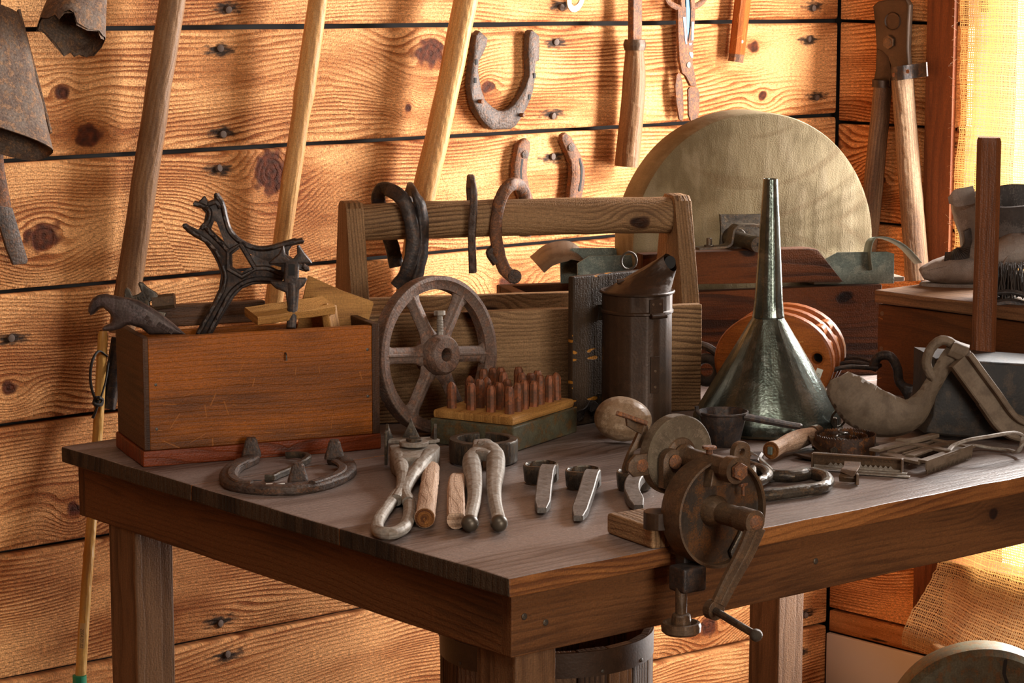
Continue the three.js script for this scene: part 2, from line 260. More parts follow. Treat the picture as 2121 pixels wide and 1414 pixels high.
M.blackIron = ironMat(201, [[0.2, 0.18, 0.175], [0.27, 0.235, 0.215], [0.33, 0.25, 0.2]], 0.48, 0.45, 0.0006, { scale: 40 });
M.brownIron = ironMat(207, [[0.37, 0.29, 0.215], [0.31, 0.235, 0.17], [0.42, 0.31, 0.21]], 0.5, 0.25, 0.0005, { scale: 22 });
M.grinderFace = ironMat(209, [[0.2, 0.155, 0.115], [0.27, 0.19, 0.125], [0.38, 0.225, 0.085]], 0.55, 0.2, 0.0006, { scale: 16 });
M.wheelIron = ironMat(211, [[0.42, 0.345, 0.3], [0.36, 0.265, 0.21], [0.5, 0.36, 0.28]], 0.66, 0.1, 0.0007, { scale: 30, pit: 0.7, speck: 0.3 });
M.rustIron = ironMat(217, [[0.42, 0.28, 0.19], [0.33, 0.235, 0.18], [0.56, 0.34, 0.18]], 0.7, 0.1, 0.0009, { scale: 40, pit: 0.8, speck: 0.3 });
M.shoeIron = ironMat(219, [[0.33, 0.275, 0.24], [0.26, 0.215, 0.19], [0.4, 0.28, 0.2]], 0.62, 0.25, 0.001, { scale: 45, pit: 0.9, speck: 0.3 });
M.stampIron = ironMat(223, [[0.55, 0.32, 0.19], [0.44, 0.265, 0.17], [0.34, 0.245, 0.18]], 0.6, 0.15, 0.0005, { scale: 50 });
M.greySteel = ironMat(227, [[0.59, 0.555, 0.51], [0.54, 0.505, 0.46], [0.48, 0.42, 0.36]], 0.58, 0.15, 0.0003, { scale: 40, pit: 0.4 });
M.wedgeSteel = ironMat(231, [[0.46, 0.435, 0.41], [0.41, 0.385, 0.36], [0.36, 0.32, 0.28]], 0.55, 0.2, 0.0004, { scale: 40, pit: 0.5 });
M.darkSteel = ironMat(229, [[0.34, 0.31, 0.27], [0.25, 0.225, 0.2], [0.42, 0.35, 0.27]], 0.4, 0.5, 0.0006, { scale: 45 });
M.brownTin = ironMat(233, [[0.24, 0.17, 0.115], [0.2, 0.14, 0.095], [0.27, 0.19, 0.13]], 0.42, 0.3, 0.0003, { scale: 18, pit: 0.5, speck: 0.12 });
M.dustyIron = ironMat(239, [[0.45, 0.385, 0.315], [0.4, 0.335, 0.265], [0.36, 0.3, 0.24]], 0.72, 0.05, 0.0003, { scale: 16, pit: 0.3, speck: 0.1 });
M.funnelTin = ironMat(241, [[0.43, 0.46, 0.42], [0.33, 0.36, 0.33], [0.52, 0.545, 0.51]], 0.27, 0.92, 0.0004, { scale: 20, pit: 0.5, speck: 0.12 });
M.tin = ironMat(243, [[0.43, 0.46, 0.42], [0.36, 0.4, 0.37], [0.5, 0.52, 0.47]], 0.5, 0.4, 0.0003, { scale: 18 });
M.wrenchSteel = ironMat(251, [[0.32, 0.27, 0.25], [0.25, 0.21, 0.2], [0.38, 0.32, 0.31]], 0.45, 0.4, 0.0007, { scale: 30 });
M.bellIron = ironMat(257, [[0.42, 0.35, 0.295], [0.36, 0.275, 0.22], [0.55, 0.4, 0.27]], 0.72, 0.15, 0.0008, { scale: 35, pit: 0.8, speck: 0.35 });
M.stone = mat(paint(640, 640, 0.5, 0.5, (x, y) => { const a = fbm(x * 9, y * 9, 3, 5), b = fbm(x * 40 + 3, y * 14, 8, 4), p = n2(x * 600, y * 600, 1); let c = mix3([0.56, 0.5, 0.38], [0.45, 0.39, 0.28], sstep(-0.2, 0.25, a + 0.4 * b)); c = mix3(c, [0.61, 0.55, 0.44], sstep(-0.05, 0.45, b) * 0.6); const ar = n2(Math.sqrt((x - 0.25) ** 2 + (y - 0.2) ** 2) * 60, Math.atan2(y - 0.2, x - 0.25) * 1.5, 4); c = mix3(c, [0.44, 0.36, 0.25], sstep(0.25, 0.6, ar) * 0.4); const k = 1 + 0.09 * p; return [c[0] * k, c[1] * k, c[2] * k, 0.5 + 0.4 * b + 0.12 * p]; }), 0.85, 0.0015);
M.egg = mat(paint(300, 300, 0.2, 0.2, iron(261, [[0.56, 0.46, 0.36], [0.48, 0.385, 0.29], [0.62, 0.53, 0.43]], { scale: 30, pit: 0.3, speck: 0.12 })), 0.45, 0.0003);
M.benchEnd = mat(paint(512, 256, 0.4, 0.2, timber({ seed: 181, light: [0.26, 0.205, 0.15], dark: [0.12, 0.09, 0.065], rings: 70, line: 0.4, blotch: 1.2, fuzz: 0.2 })), 0.8, 0.0014);
M.plinth = mat(paint(512, 128, 0.4, 0.1, timber({ seed: 187, light: [0.46, 0.2, 0.07], dark: [0.2, 0.09, 0.04], rings: 120, warp: 1.2, line: 0.5, blotch: 1.0 })), 0.5, 0.0012);
M.nailRust = new THREE.MeshStandardMaterial({ color: new THREE.Color(0.11, 0.07, 0.05), roughness: 0.75, metalness: 0.1 });
M.blackPaint = ironMat(293, [[0.1, 0.085, 0.07], [0.14, 0.115, 0.09], [0.24, 0.18, 0.12]], 0.6, 0.1, 0.0006, { scale: 20 });
M.paintedGreen = mat(paint(300, 300, 0.25, 0.25, iron(263, [[0.36, 0.345, 0.27], [0.3, 0.285, 0.22], [0.42, 0.3, 0.17]], { scale: 24, pit: 0.3 })), 0.55, 0.0004);
M.leather = mat(paint(300, 300, 0.25, 0.25, iron(271, [[0.25, 0.225, 0.21], [0.19, 0.17, 0.16], [0.36, 0.33, 0.31]], { scale: 14, pit: 0.4, speck: 0.12 })), 0.42, 0.0005);
M.dustyLeather = mat(paint(300, 300, 0.25, 0.25, iron(277, [[0.52, 0.48, 0.445], [0.45, 0.41, 0.38], [0.58, 0.54, 0.51]], { scale: 12, pit: 0.3, speck: 0.08 })), 0.55, 0.0004);
M.black = new THREE.MeshStandardMaterial({ color: new THREE.Color(0.012, 0.011, 0.01), roughness: 0.8 });
M.cord = new THREE.MeshStandardMaterial({ color: new THREE.Color(0.02, 0.017, 0.014), roughness: 0.7 });
M.bristle = new THREE.MeshStandardMaterial({ color: new THREE.Color(0.035, 0.025, 0.018), roughness: 0.75 });
M.backing = new THREE.MeshStandardMaterial({ color: new THREE.Color(0.03, 0.026, 0.024), roughness: 0.9 });
M.plaster = new THREE.MeshStandardMaterial({ color: new THREE.Color(0.62, 0.6, 0.57), roughness: 0.7 });
M.whiteBoard = new THREE.MeshStandardMaterial({ color: new THREE.Color(0.66, 0.63, 0.58), roughness: 0.55 });
M.bluePaint = new THREE.MeshStandardMaterial({ color: new THREE.Color(0.03, 0.19, 0.4), roughness: 0.5 });
M.paleBlue = new THREE.MeshStandardMaterial({ color: new THREE.Color(0.2, 0.3, 0.38), roughness: 0.6 });
M.brass = new THREE.MeshStandardMaterial({ color: new THREE.Color(0.36, 0.29, 0.17), roughness: 0.45, metalness: 0.6 });
M.tagWhite = new THREE.MeshStandardMaterial({ color: new THREE.Color(0.68, 0.67, 0.62), roughness: 0.6 });
M.greenTape = new THREE.MeshStandardMaterial({ color: new THREE.Color(0.02, 0.3, 0.15), roughness: 0.5 });
M.greyHandle = mat(paint(512, 128, 0.6, 0.15, timber({ seed: 167, light: [0.52, 0.42, 0.32], dark: [0.3, 0.21, 0.14], rings: 150, warp: 0.4, line: 0.35, blotch: 1.1, fuzz: 0.18 })), 0.7, 0.001);
M.dustyStone = mat(paint(256, 256, 0.2, 0.2, iron(281, [[0.4, 0.35, 0.28], [0.34, 0.29, 0.23], [0.45, 0.39, 0.32]], { scale: 22, pit: 0.4, speck: 0.12 })), 0.8, 0.0004);
M.rustDark = ironMat(283, [[0.24, 0.16, 0.11], [0.19, 0.135, 0.105], [0.46, 0.27, 0.1]], 0.6, 0.2, 0.0006, { scale: 32 });
M.tubWood = mat(paint(512, 256, 0.6, 0.15, timber({ seed: 173, light: [0.4, 0.3, 0.22], dark: [0.15, 0.105, 0.075], rings: 110, warp: 0.3, line: 0.6, blotch: 1.1, fuzz: 0.16 })), 0.75, 0.0014);

// ---------- the room ----------
const ZW = -1.2, XS = 1.986, TY = 0.78;
{
  const back = struct('wall_back'), x0 = -3.2, x1 = XS - 0.004;
  const wallBoard = (k, seed) => {
    const nx = 60, ny = 6, g = new THREE.BoxGeometry(1, 1, 1, nx, ny, 1), p = g.attributes.position, uv = g.attributes.uv, gap = 0.0039;
    const ex = (t) => [0, 0.012, 0.04, 0.5, 0.96, 0.988, 1][t];
    for (let i = 0; i < p.count; i++) {
      const x = lerp(x0, x1, p.getX(i) + 0.5), t = ex(Math.round((p.getY(i) + 0.5) * ny)), z = p.getZ(i) + 0.5;
      const w = (s) => 0.0016 * fbm(x * 6, s * 5, seed, 3) + 0.0012 * noise(x * 40, s * 3, seed);
      const lo = seamAt(k + 1, x) + gap + w(1), hi = seamAt(k, x) - gap - w(2), e = Math.min(t, 1 - t), round = e < 0.011 ? 0.003 : e < 0.03 ? 0.0008 : 0;
      p.setXYZ(i, x, lerp(lo, hi, t), ZW - 0.022 * (1 - z) - (z > 0.5 ? round + 0.0016 * fbm(x * 2.5, k, seed, 2) : 0));
      uv.setXY(i, (x - WALL.x0) / WALL.L, (k + clamp(t, 0.02, 0.98)) / (SEAMS.length - 1));
    }
    g.deleteAttribute('normal'); return toCreasedNormals(flat(g), 0.9);
  };
  for (let k = 0; k < SEAMS.length - 1; k++) struct('board', wallBoard(k, k * 3 + 1), M.wall, back);
  for (let k = 0; k < 6; k++) struct('board', rbox(x1 - x0, 0.192, 0.022, { r: 0.003, seed: 40 + k }).translate((x0 + x1) / 2, 1.534 + k * 0.197, ZW - 0.011), M.benchEdge, back);
  struct('sheathing', move(new THREE.BoxGeometry(x1 - x0 + 0.3, 2.8, 0.03), (x0 + x1) / 2, 1.35, ZW - 0.05), M.backing, back);
  const head = lathe([[0.0001, 0.0022], [0.0028, 0.002], [0.0042, 0.0012], [0.0044, 0], [0.0044, -0.003]], 14).rotateX(Math.PI / 2), R = rng(4);
  for (const [x, y] of NAILS) { const n = struct('nail', head.clone().rotateX((R() - 0.5) * 0.5).rotateY((R() - 0.5) * 0.5), M.nailRust, back); n.position.set(x, y, ZW + 0.0015); n.scale.setScalar(1.35); }
  // side wall: boards beside a tall window, white skirting board below
  const side = struct('wall_right'), seams = [1.72, 1.525, 1.328, 1.134, 0.945, 0.75, 0.555, 0.36, 0.166, 0.118];
  const sideBoard = (y0, y1, z0, z1, k) => {
    const L = z1 - z0, g = rbox(L, y1 - y0 - 0.006, 0.02, { r: 0.0025, n: [10, 1, 1], wob: 0.0008, seed: k + 3 });
    const p = g.attributes.position, uv = new Float32Array(p.count * 2), H = y1 - y0;
    for (let i = 0; i < p.count; i++) { uv[i * 2] = 0.3 + k * 0.083 + p.getX(i) / WALL.L; uv[i * 2 + 1] = ((k * 3) % 8 + clamp(p.getY(i) / H, 0.03, 0.97)) / 8; }
    g.setAttribute('uv', new THREE.BufferAttribute(uv, 2));
    return g.rotateY(-Math.PI / 2).translate(XS + 0.01, y0 + 0.003, (z0 + z1) / 2);
  };
  for (let k = 0; k < seams.length - 1; k++) {
    struct('board', sideBoard(seams[k + 1], seams[k], -1.196, -0.89, k), M.wall, side);
    struct('board', sideBoard(seams[k + 1], seams[k], -0.12, 4.1, k + 4), M.wall, side);
  }
  for (let k = 0; k < 5; k++) struct('board', sideBoard(1.72 + k * 0.2, 1.92 + k * 0.2, -1.196, 4.1, k), M.wall, side);
  struct('board', sideBoard(0.118, 0.3, -0.89, -0.12, 3), M.wall, side);
  struct('sheathing', merge(move(new THREE.BoxGeometry(0.03, 2.8, 0.41), XS + 0.045, 1.35, -1.095), move(new THREE.BoxGeometry(0.03, 2.8, 4.3), XS + 0.045, 1.35, 2.03), move(new THREE.BoxGeometry(0.03, 0.94, 1.2), XS + 0.045, 2.35, -0.3), move(new THREE.BoxGeometry(0.03, 0.3, 1.2), XS + 0.045, 0.15, -0.3)), M.backing, side);
  struct('skirting', rbox(5.2, 0.118, 0.012, { r: 0.003 }).rotateY(-Math.PI / 2).translate(XS - 0.002, 0, 1.404), M.whiteBoard, side);
  // window frame: the reddish upright in view, the other jamb, head and sill
  const win = struct('window_1');
  struct('jamb', rbox(2.5, 0.064, 0.014, { r: 0.002, n: [12, 1, 1], wob: 0.0006, seed: 3 }).rotateZ(Math.PI / 2).rotateY(-Math.PI / 2).translate(XS - 0.004, 1.41, -0.914), M.postWood, win);
  struct('jamb', rbox(2.5, 0.062, 0.03, { r: 0.002, seed: 5 }).rotateZ(Math.PI / 2).rotateY(-Math.PI / 2).translate(XS - 0.012, 1.41, -0.12), M.postWood, win);
  struct('window_head', rbox(1.2, 0.06, 0.06, { r: 0.003, seed: 7 }).rotateY(-Math.PI / 2).translate(XS + 0.015, 1.86, -0.31), M.postWood, win);
  struct('window_sill', rbox(1.2, 0.03, 0.07, { r: 0.003, seed: 8 }).rotateY(-Math.PI / 2).translate(XS + 0.015, 0.29, -0.31), M.postWood, win);
  struct('window_reveal', merge(move(new THREE.BoxGeometry(0.15, 1.6, 0.02), XS + 0.075, 1.07, -0.9), move(new THREE.BoxGeometry(0.15, 1.6, 0.02), XS + 0.075, 1.07, -0.11)), M.postWood, win);
  // the rest of the room, outside the picture
  struct('floor', move(new THREE.BoxGeometry(5.6, 0.04, 5.7), -0.6, -0.02, 1.45), M.benchWood);
  struct('ceiling', move(new THREE.BoxGeometry(5.8, 0.04, 5.9), -0.6, 2.72, 1.45), M.benchWood);
  const left = struct('wall_left'), front = struct('wall_front');
  struct('panel', move(new THREE.BoxGeometry(0.04, 2.7, 5.7), -3.22, 1.35, 1.45), M.benchEdge, left);
struct('panel', merge(move(new THREE.BoxGeometry(1.75, 2.7, 0.04), -2.375, 1.35, 4.14), move(new THREE.BoxGeometry(2.0, 2.7, 0.04), 1.1, 1.35, 4.14), move(new THREE.BoxGeometry(1.6, 0.85, 0.04), -0.7, 0.425, 4.14), move(new THREE.BoxGeometry(1.6, 0.55, 0.04), -0.7, 2.425, 4.14)), M.benchEdge, front);
}
// ceiling lamp above and behind the camera
{
  const at = [-0.75, 2.62, 1.05], o = thing('ceiling_lamp', 'long white ceiling lamp above the front of the table', 'lamp', at, 42);
  part('housing', rbox(1.3, 0.06, 0.24, { r: 0.01 }), M.whiteBoard, o);
  part('lamp_diffuser', rbox(1.2, 0.012, 0.18, { r: 0.004 }).translate(0, -0.012, 0), new THREE.MeshStandardMaterial({ color: 0xffffff, emissive: new THREE.Color(1, 0.93, 0.82), emissiveIntensity: 3 }), o);
  areaLight('ceiling_lamp', new THREE.Color(1, 0.93, 0.82), 26, 1.2, 0.18, [at[0], at[1] - 0.02, at[2]], [at[0] + 0.35, 0, at[2] - 0.4]).rotation.z += rad(0);
}
// the worn top of a board and its raw edges wear different finishes
function topAndEdges(mesh, a, b) {
  const g = mesh.geometry, n = g.attributes.normal, top = [], rest = [], side = [];
  for (let i = 0; i < n.count; i += 3) (n.getY(i) + n.getY(i + 1) + n.getY(i + 2) > 2.2 ? top : n.getX(i) + n.getX(i + 1) + n.getX(i + 2) < -2 ? side : rest).push(i, i + 1, i + 2);
  g.setIndex([...top, ...rest, ...side]); g.clearGroups(); g.addGroup(0, top.length, 0); g.addGroup(top.length, rest.length, 1); g.addGroup(top.length + rest.length, side.length, 2); mesh.material = [a, b, M.benchEnd];
}
// ---------- the work table ----------
const table = thing('work_table', 'large dark plank-topped wooden work table crowded with old tools', 'table', [0.0139, 0, 0.0162], -3.1);
{
  const L = 1.86, zs = [0, 0.321, 0.649, 0.985], over = 0.017;
  for (let i = 0; i < 3; i++) {
    const d = zs[i + 1] - zs[i] - 0.0012;
    part('top_board', rbox(L, 0.0225, d, { r: 0.0028, n: [40, 1, 6], wob: 0.0012, seed: 11 + i }).translate(L / 2, TY - 0.0225, -(zs[i] + zs[i + 1]) / 2), M.benchTop, table);
    topAndEdges(table.children[i], M.benchTop, M.benchEdge);
  }
  const ap = (len, seed) => rbox(len, 0.075, 0.02, { r: 0.002, n: [20, 2, 1], wob: 0.0012, seed });
  const y = TY - 0.0975;
  part('apron', ap(L - 2 * over, 21).translate(L / 2, y, -over - 0.01), M.benchWood, table);
  part('apron', ap(L - 2 * over, 22).translate(L / 2, y, -0.985 + over + 0.01), M.benchWood, table);
  part('apron', ap(0.92, 23).rotateY(Math.PI / 2).translate(over + 0.01, y, -0.4925), M.benchWood, table);
  part('apron', ap(0.92, 24).rotateY(Math.PI / 2).translate(L - over - 0.01, y, -0.4925), M.benchWood, table);
  const lg = rbox(0.72, 0.06, 0.07, { r: 0.003, n: [14, 1, 1], wob: 0.0008, seed: 31 }).rotateZ(Math.PI / 2).translate(0.03, 0.36, 0);
  for (const [x, z] of [[0.055, -0.055], [0.049, -0.858], [1.27, -0.055], [1.27, -0.84]]) { const o = part('leg', lg, M.legWood, table); o.position.set(x, 0, z); }
  const nh = lathe([[0, 0.001], [0.003, 0.0008], [0.004, 0]], 10).rotateX(Math.PI / 2);
  for (const [x, yy] of [[0.035, 0.728], [0.066, 0.716], [0.5, 0.72]]) { const o = part('nail', nh, M.darkSteel, table); o.position.set(x, yy, -over + 0.001); }
}

// ---------- long wooden handles hanging along the back wall ----------
{
  const shaft = (pts, r, m, name, label, seed, bump = []) => {
    const o = thing(name, label, 'tool handle', pts[0], 0, 0), P = pts.map((p) => [p[0] - pts[0][0], p[1] - pts[0][1], p[2] - pts[0][2]]);
    const g = sweep(P, ring(1, 1, 20), { n: 60, size: (t) => { let k = r * (1 + 0.05 * noise(t * 7 + seed, seed, 0.5)); for (const [b, w, a] of bump) k += a * Math.exp(-(((t - b) / w) ** 2)); return [k, k * 0.94]; }, uoff: seed * 0.3 });
    part('shaft', uneven(g, 0.0012, 16, seed), m, o);
    return o;
  };
  const a = shaft([[0.4417,1.6022,-1.145], [0.3981,1.3885,-1.15], [0.3481,1.1013,-1.165], [0.3098,0.8917,-1.173]], 0.0203, M.handleBrown, 'wooden_pole', 'thick greyish brown wooden tool handle hanging left of the other two', 1);
  part('iron_socket', sweep([[0, 0, 0], [-0.022, -0.105, -0.004]], ring(0.013, 0.012, 12), { n: 6, curve: true }), M.blackIron, a).position.set(...[0.3054,0.8849,-1.172].map((v, i) => v - a.position.getComponent(i)));
  shaft([[0.7139,1.6088,-1.14], [0.6707,1.3852,-1.145], [0.6452,1.2353,-1.152], [0.6113,1.016,-1.166], [0.5946,0.87,-1.18]], 0.0152, M.handleYellow, 'wooden_pole', 'thin yellowish wooden handle with a knot, behind the box of wrenches', 2, [[0.5, 0.03, 0.0022], [0.42, 0.08, 0.001]]);
  shaft([[1.0426,1.6169,-1.138], [0.9763,1.3814,-1.142], [0.9233,1.1695,-1.15], [0.8947,1.0676,-1.154], [0.8749,0.9158,-1.17], [0.8651,0.8437,-1.174]], 0.0208, M.handleYellow, 'wooden_pole', 'thick pale wooden handle beside the large hanging horseshoe', 3);
}
// ---------- bamboo cane ----------
{
  const top = [0.2827,0.8964,-1.182], o = thing('bamboo_cane', 'bamboo cane with a black cord loop, leaning behind the table corner', 'cane', top);
  const L = (p) => p.map((v, i) => v - top[i]);
  part('cane', sweep([[0, 0, 0], L([0.2641,0.7794,-1.17]), L([0.24,0.6448,-1.155]), L([0.2171,0.5323,-1.142]), L([0.1909,0.392,-1.125]), L([0.1702,0.2806,-1.11])], ring(1, 1, 16), { n: 90, size: (t) => { let k = 0.0078 + 0.0006 * t; for (const b of [0.06, 0.535]) k += 0.0011 * Math.exp(-(((t - b) / 0.006) ** 2)); if (t < 0.004) k *= 0.8; return [k, k]; } }), M.bamboo, o);
  part('cord', merge(sweep([L([0.281,0.8598,-1.17]), L([0.2654,0.8697,-1.168]), L([0.2487,0.8593,-1.16]), L([0.2424,0.8333,-1.158]), L([0.2448,0.8093,-1.155]), L([0.2549,0.7953,-1.158]), L([0.268,0.817,-1.16]), L([0.2842,0.8543,-1.17])], ring(0.0024, 0.0015, 6), { n: 50 }), sweep([L([0.2532,0.7989,-1.154]), L([0.2473,0.7853,-1.152]), L([0.2422,0.7725,-1.154])], ring(0.003, 0.002, 6), { n: 12 }), sweep([L([0.253,0.7977,-1.164]), L([0.2499,0.8035,-1.15]), L([0.2613,0.7977,-1.156]), L([0.2546,0.792,-1.15]), L([0.2445,0.7932,-1.15])], ring(0.0028, 0.0028, 6), { n: 24, closed: true })), M.cord, o);
  const tape = part('tape', cyl(0.0105, 0.05, 16), M.greenTape, o); tape.position.set(...L([0.1877,0.3447,-1.123]));
  const R = rng(8), fr = [];
  for (let i = 0; i < 16; i++) { const t = (i / 16) * 6.28; fr.push(rbox(0.004, 0.03, 0.0008, { r: 0.0003, seed: i }).rotateX(-0.25 - R() * 0.35).translate(0, 0, 0.0115).rotateY(t)); }
  const f = part('split_end', merge(fr).rotateX(Math.PI).translate(0, 0.03, 0), M.bamboo, o); f.position.set(...L([0.1898,0.3718,-1.123])); f.rotation.z = 3.05;
  // ink number on the cane
  const cv = document.createElement('canvas'); cv.width = 256; cv.height = 40; const x = cv.getContext('2d'); x.fillStyle = '#d8b377'; x.fillRect(0, 0, 256, 40); x.fillStyle = '#3b2c1a'; x.font = '30px sans-serif'; x.textBaseline = 'middle'; x.fillText('2004.01.02', 42, 21);
  const tx = new THREE.CanvasTexture(cv); tx.colorSpace = THREE.SRGBColorSpace;
  const g = new THREE.CylinderGeometry(0.0089, 0.0089, 0.052, 16, 1, true, -0.5 - 0.74, 1.0), uv = g.attributes.uv;
  for (let i = 0; i < uv.count; i++) { const a = uv.getX(i), b = uv.getY(i); uv.setXY(i, 1 - b, a); }
  const lab = part('ink_number', g, new THREE.MeshStandardMaterial({ map: tx, roughness: 0.45 }), o); lab.position.set(...L([0.1996,0.4472,-1.13])); lab.rotation.set(0.05, 0, -0.045);
}
// ---------- cowbells and iron bar at the left ----------
{
  const bell = (a, b, w0, w1, d, label, seed, tornRim) => {
    const o = thing('cowbell', label, 'cowbell', a), e = b.map((v, i) => v - a[i]);
    const size = (t) => { const k = t < 0.04 ? 0.9 + t * 2.5 : 1; return [lerp(w0, w1, t) * k, lerp(w0 * 0.55, d, t) * k]; };
    const g = sweep([[0, 0, 0], e], ring(1, 1, 28, 3.4), { n: 40, size, up: [0, 0, 1], caps: [1, 0], crease: 0.9 });
    const q = sweep([e, [e[0] * 0.03, e[1] * 0.03, e[2] * 0.03]], ring(1, 1, 28, 3.4), { n: 24, size: (t) => size(1 - t).map((v) => v - 0.0018), up: [0, 0, 1], caps: [0, 1], crease: 0.9 });
    const both = merge(g, q);
    if (tornRim) { const p = both.attributes.position, u = V(...e), L = u.length(); u.normalize(); for (let i = 0; i < p.count; i++) { const v = V(p.getX(i), p.getY(i), p.getZ(i)), s = v.dot(u) / L; if (s > 0.8) { const k = ((s - 0.8) / 0.2) ** 2 * 0.02 * noise(v.x * 90, v.z * 90, seed); v.addScaledVector(u, k); p.setXYZ(i, v.x, v.y, v.z); } } }
    part('bell_body', uneven(both, 0.0016, 25, seed), M.bellIron, o);
    part('seam', sweep([[e[0] * 0.02 + w0, 0, 0.002], [e[0] + w1, e[1], e[2]]], rect(0.004, 0.006), { n: 4 }), M.bellIron, o);
    return o;
  };
  const b1 = bell([0.0742,1.3779,-1.14], [0.017,1.2079,-1.055], 0.052, 0.103, 0.034, 'big flattened rusty cowbell at the left edge, mouth tilted outwards', 3);
  part('hanging_loop', sweep([[-0.02, -0.004, 0], [-0.015, 0.03, 0], [0.015, 0.03, 0], [0.02, -0.004, 0]], ring(0.004, 0.004, 8), { n: 20 }), M.rustIron, b1);
  const b2 = bell([0.2414,1.4564,-1.14], [0.1715,1.3436,-1.075], 0.034, 0.046, 0.036, 'smaller rusty cowbell with a torn rim hanging near the brown handle', 7, true);
  part('hanging_loop', sweep([[-0.015, -0.004, 0], [-0.01, 0.025, 0], [0.01, 0.025, 0], [0.015, -0.004, 0]], ring(0.003, 0.003, 8), { n: 20 }), M.rustIron, b2);
}
{
  const o = thing('iron_bar', 'flat rusty iron bar hanging below the big cowbell', 'iron bar', [0.1205,1.0944,-1.17],0,0);
  part('blade', slab([[-0.0222,0.005],[0.0032,-0.0002],[0.0148,-0.0397],[0.0265,-0.078],[0.0239,-0.0834],[0.002,-0.083],[-0.0084,-0.059],[-0.0199,-0.021]], 0.006, { bevel: 0.0012 }), M.shoeIron, o);
  part('tang', slab([[-0.0255,0.0919],[-0.0097,0.0911],[-0.0077,0.0563],[0.0017,0.0041],[-0.0001,-0.0042],[-0.0208,0.0014],[-0.0227,0.0363]], 0.0045, { bevel: 0.001 }), M.rustIron, o);
}
// ---------- horseshoes on the wall ----------
{
  const o = thing('horseshoe', 'large worn horseshoe hung tips upward on the back wall', 'horseshoe', [1.0952,1.2454,-1.188],0,0, 'old horseshoes');
  const g = slab([[-0.0529,0.0839],[-0.0439,0.0778],[-0.0342,0.0714],[-0.036,0.0607],[-0.0433,0.0483],[-0.0531,0.033],[-0.0553,0.017],[-0.0532,0.0008],[-0.0489,-0.0155],[-0.0398,-0.032],[-0.0253,-0.0447],[-0.0107,-0.0507],[0.0022,-0.0532],[0.0133,-0.0504],[0.0262,-0.0427],[0.0392,-0.0296],[0.0504,-0.0136],[0.0579,0.0053],[0.0586,0.0244],[0.0571,0.0435],[0.0585,0.0707],[0.0615,0.081],[0.0671,0.0828],[0.0746,0.0785],[0.084,0.0715],[0.0863,0.0537],[0.0841,0.0305],[0.0777,0.0288],[0.0747,0.0157],[0.0748,-0.0035],[0.0692,-0.0252],[0.0579,-0.0467],[0.043,-0.0653],[0.03,-0.0798],[0.017,-0.0838],[-0.0052,-0.0844],[-0.0235,-0.0828],[-0.0363,-0.0776],[-0.0508,-0.0639],[-0.0642,-0.0472],[-0.0724,-0.0281],[-0.0759,-0.0091],[-0.0733,0.0149],[-0.0696,0.0362],[-0.0649,0.0574],[-0.062,0.0774]], 0.014, { bevel: 0.003, seg: 3, crease: 0.9 });
  part('shoe', uneven(g, 0.0015, 60, 2), M.shoeIron, o);
  const hole = rbox(0.006, 0.009, 0.004, { r: 0.001 });
  for (const [x, y] of [[-0.064,0.0012],[0.0717,0.0048],[0.0598,-0.0312],[-0.0614,0.0319]]) part('nail_hole', hole, M.black, o).position.set(x, y - 0.0045, 0.006);
  for (const [x, y] of [[-0.0554,-0.0341],[0.0393,-0.061]]) part('nail', cyl(0.0035, 0.012, 10).rotateX(Math.PI / 2), M.rustIron, o).position.set(x, y, 0.004);
}
{
  const o = thing('horseshoe', 'rusty horseshoe on the wall half hidden by the tool tote handle', 'horseshoe', [1.2058,1.0875,-1.188],0,0, 'old horseshoes');
  part('shoe', uneven(slab([[-0.0658,0.0536],[-0.0564,0.0559],[-0.047,0.0504],[-0.0462,0.0366],[-0.0526,0.0176],[-0.0545,-0.0044],[-0.0488,-0.0268],[-0.0374,-0.0525],[-0.0222,-0.0758],[0.0046,-0.0894],[0.0276,-0.0792],[0.0392,-0.0631],[0.045,-0.0523],[0.0495,-0.0301],[0.0525,-0.0106],[0.0497,0.0092],[0.0396,0.0294],[0.0291,0.0467],[0.029,0.0584],[0.0367,0.0616],[0.0503,0.054],[0.0659,0.0336],[0.0785,0.0161],[0.0845,-0.0068],[0.0839,-0.0293],[0.0773,-0.0572],[0.0626,-0.0845],[0.0355,-0.1051],[0.0046,-0.1099],[-0.0298,-0.099],[-0.0544,-0.0736],[-0.0676,-0.0478],[-0.077,-0.0306],[-0.0844,-0.0109],[-0.0844,0.0084],[-0.0807,0.0274],[-0.0751,0.045]], 0.012, { bevel: 0.003, seg: 3, crease: 0.9 }), 0.0014, 60, 5), M.rustIron, o);
  for (const s of [[[-0.0658,0.0211],[-0.0691,0.002],[-0.0676,-0.0174],[-0.0601,-0.04]], [[0.0699,0.0152],[0.0751,-0.0034],[0.074,-0.0231],[0.0694,-0.0426]]]) part('crease', sweep(s.map(([x, y]) => [x, y, 0.0055]), rect(0.005, 0.002), { n: 12, up: [0, 0, 1] }), M.black, o);
  for (const [x, y] of [[-0.0601,0.0291],[0.0492,0.0359]]) part('clinch', uneven(dome(0.008, 0.006).rotateX(Math.PI / 2), 0.002, 120, 3), M.shoeIron, o).position.set(x, y, 0.005);
}
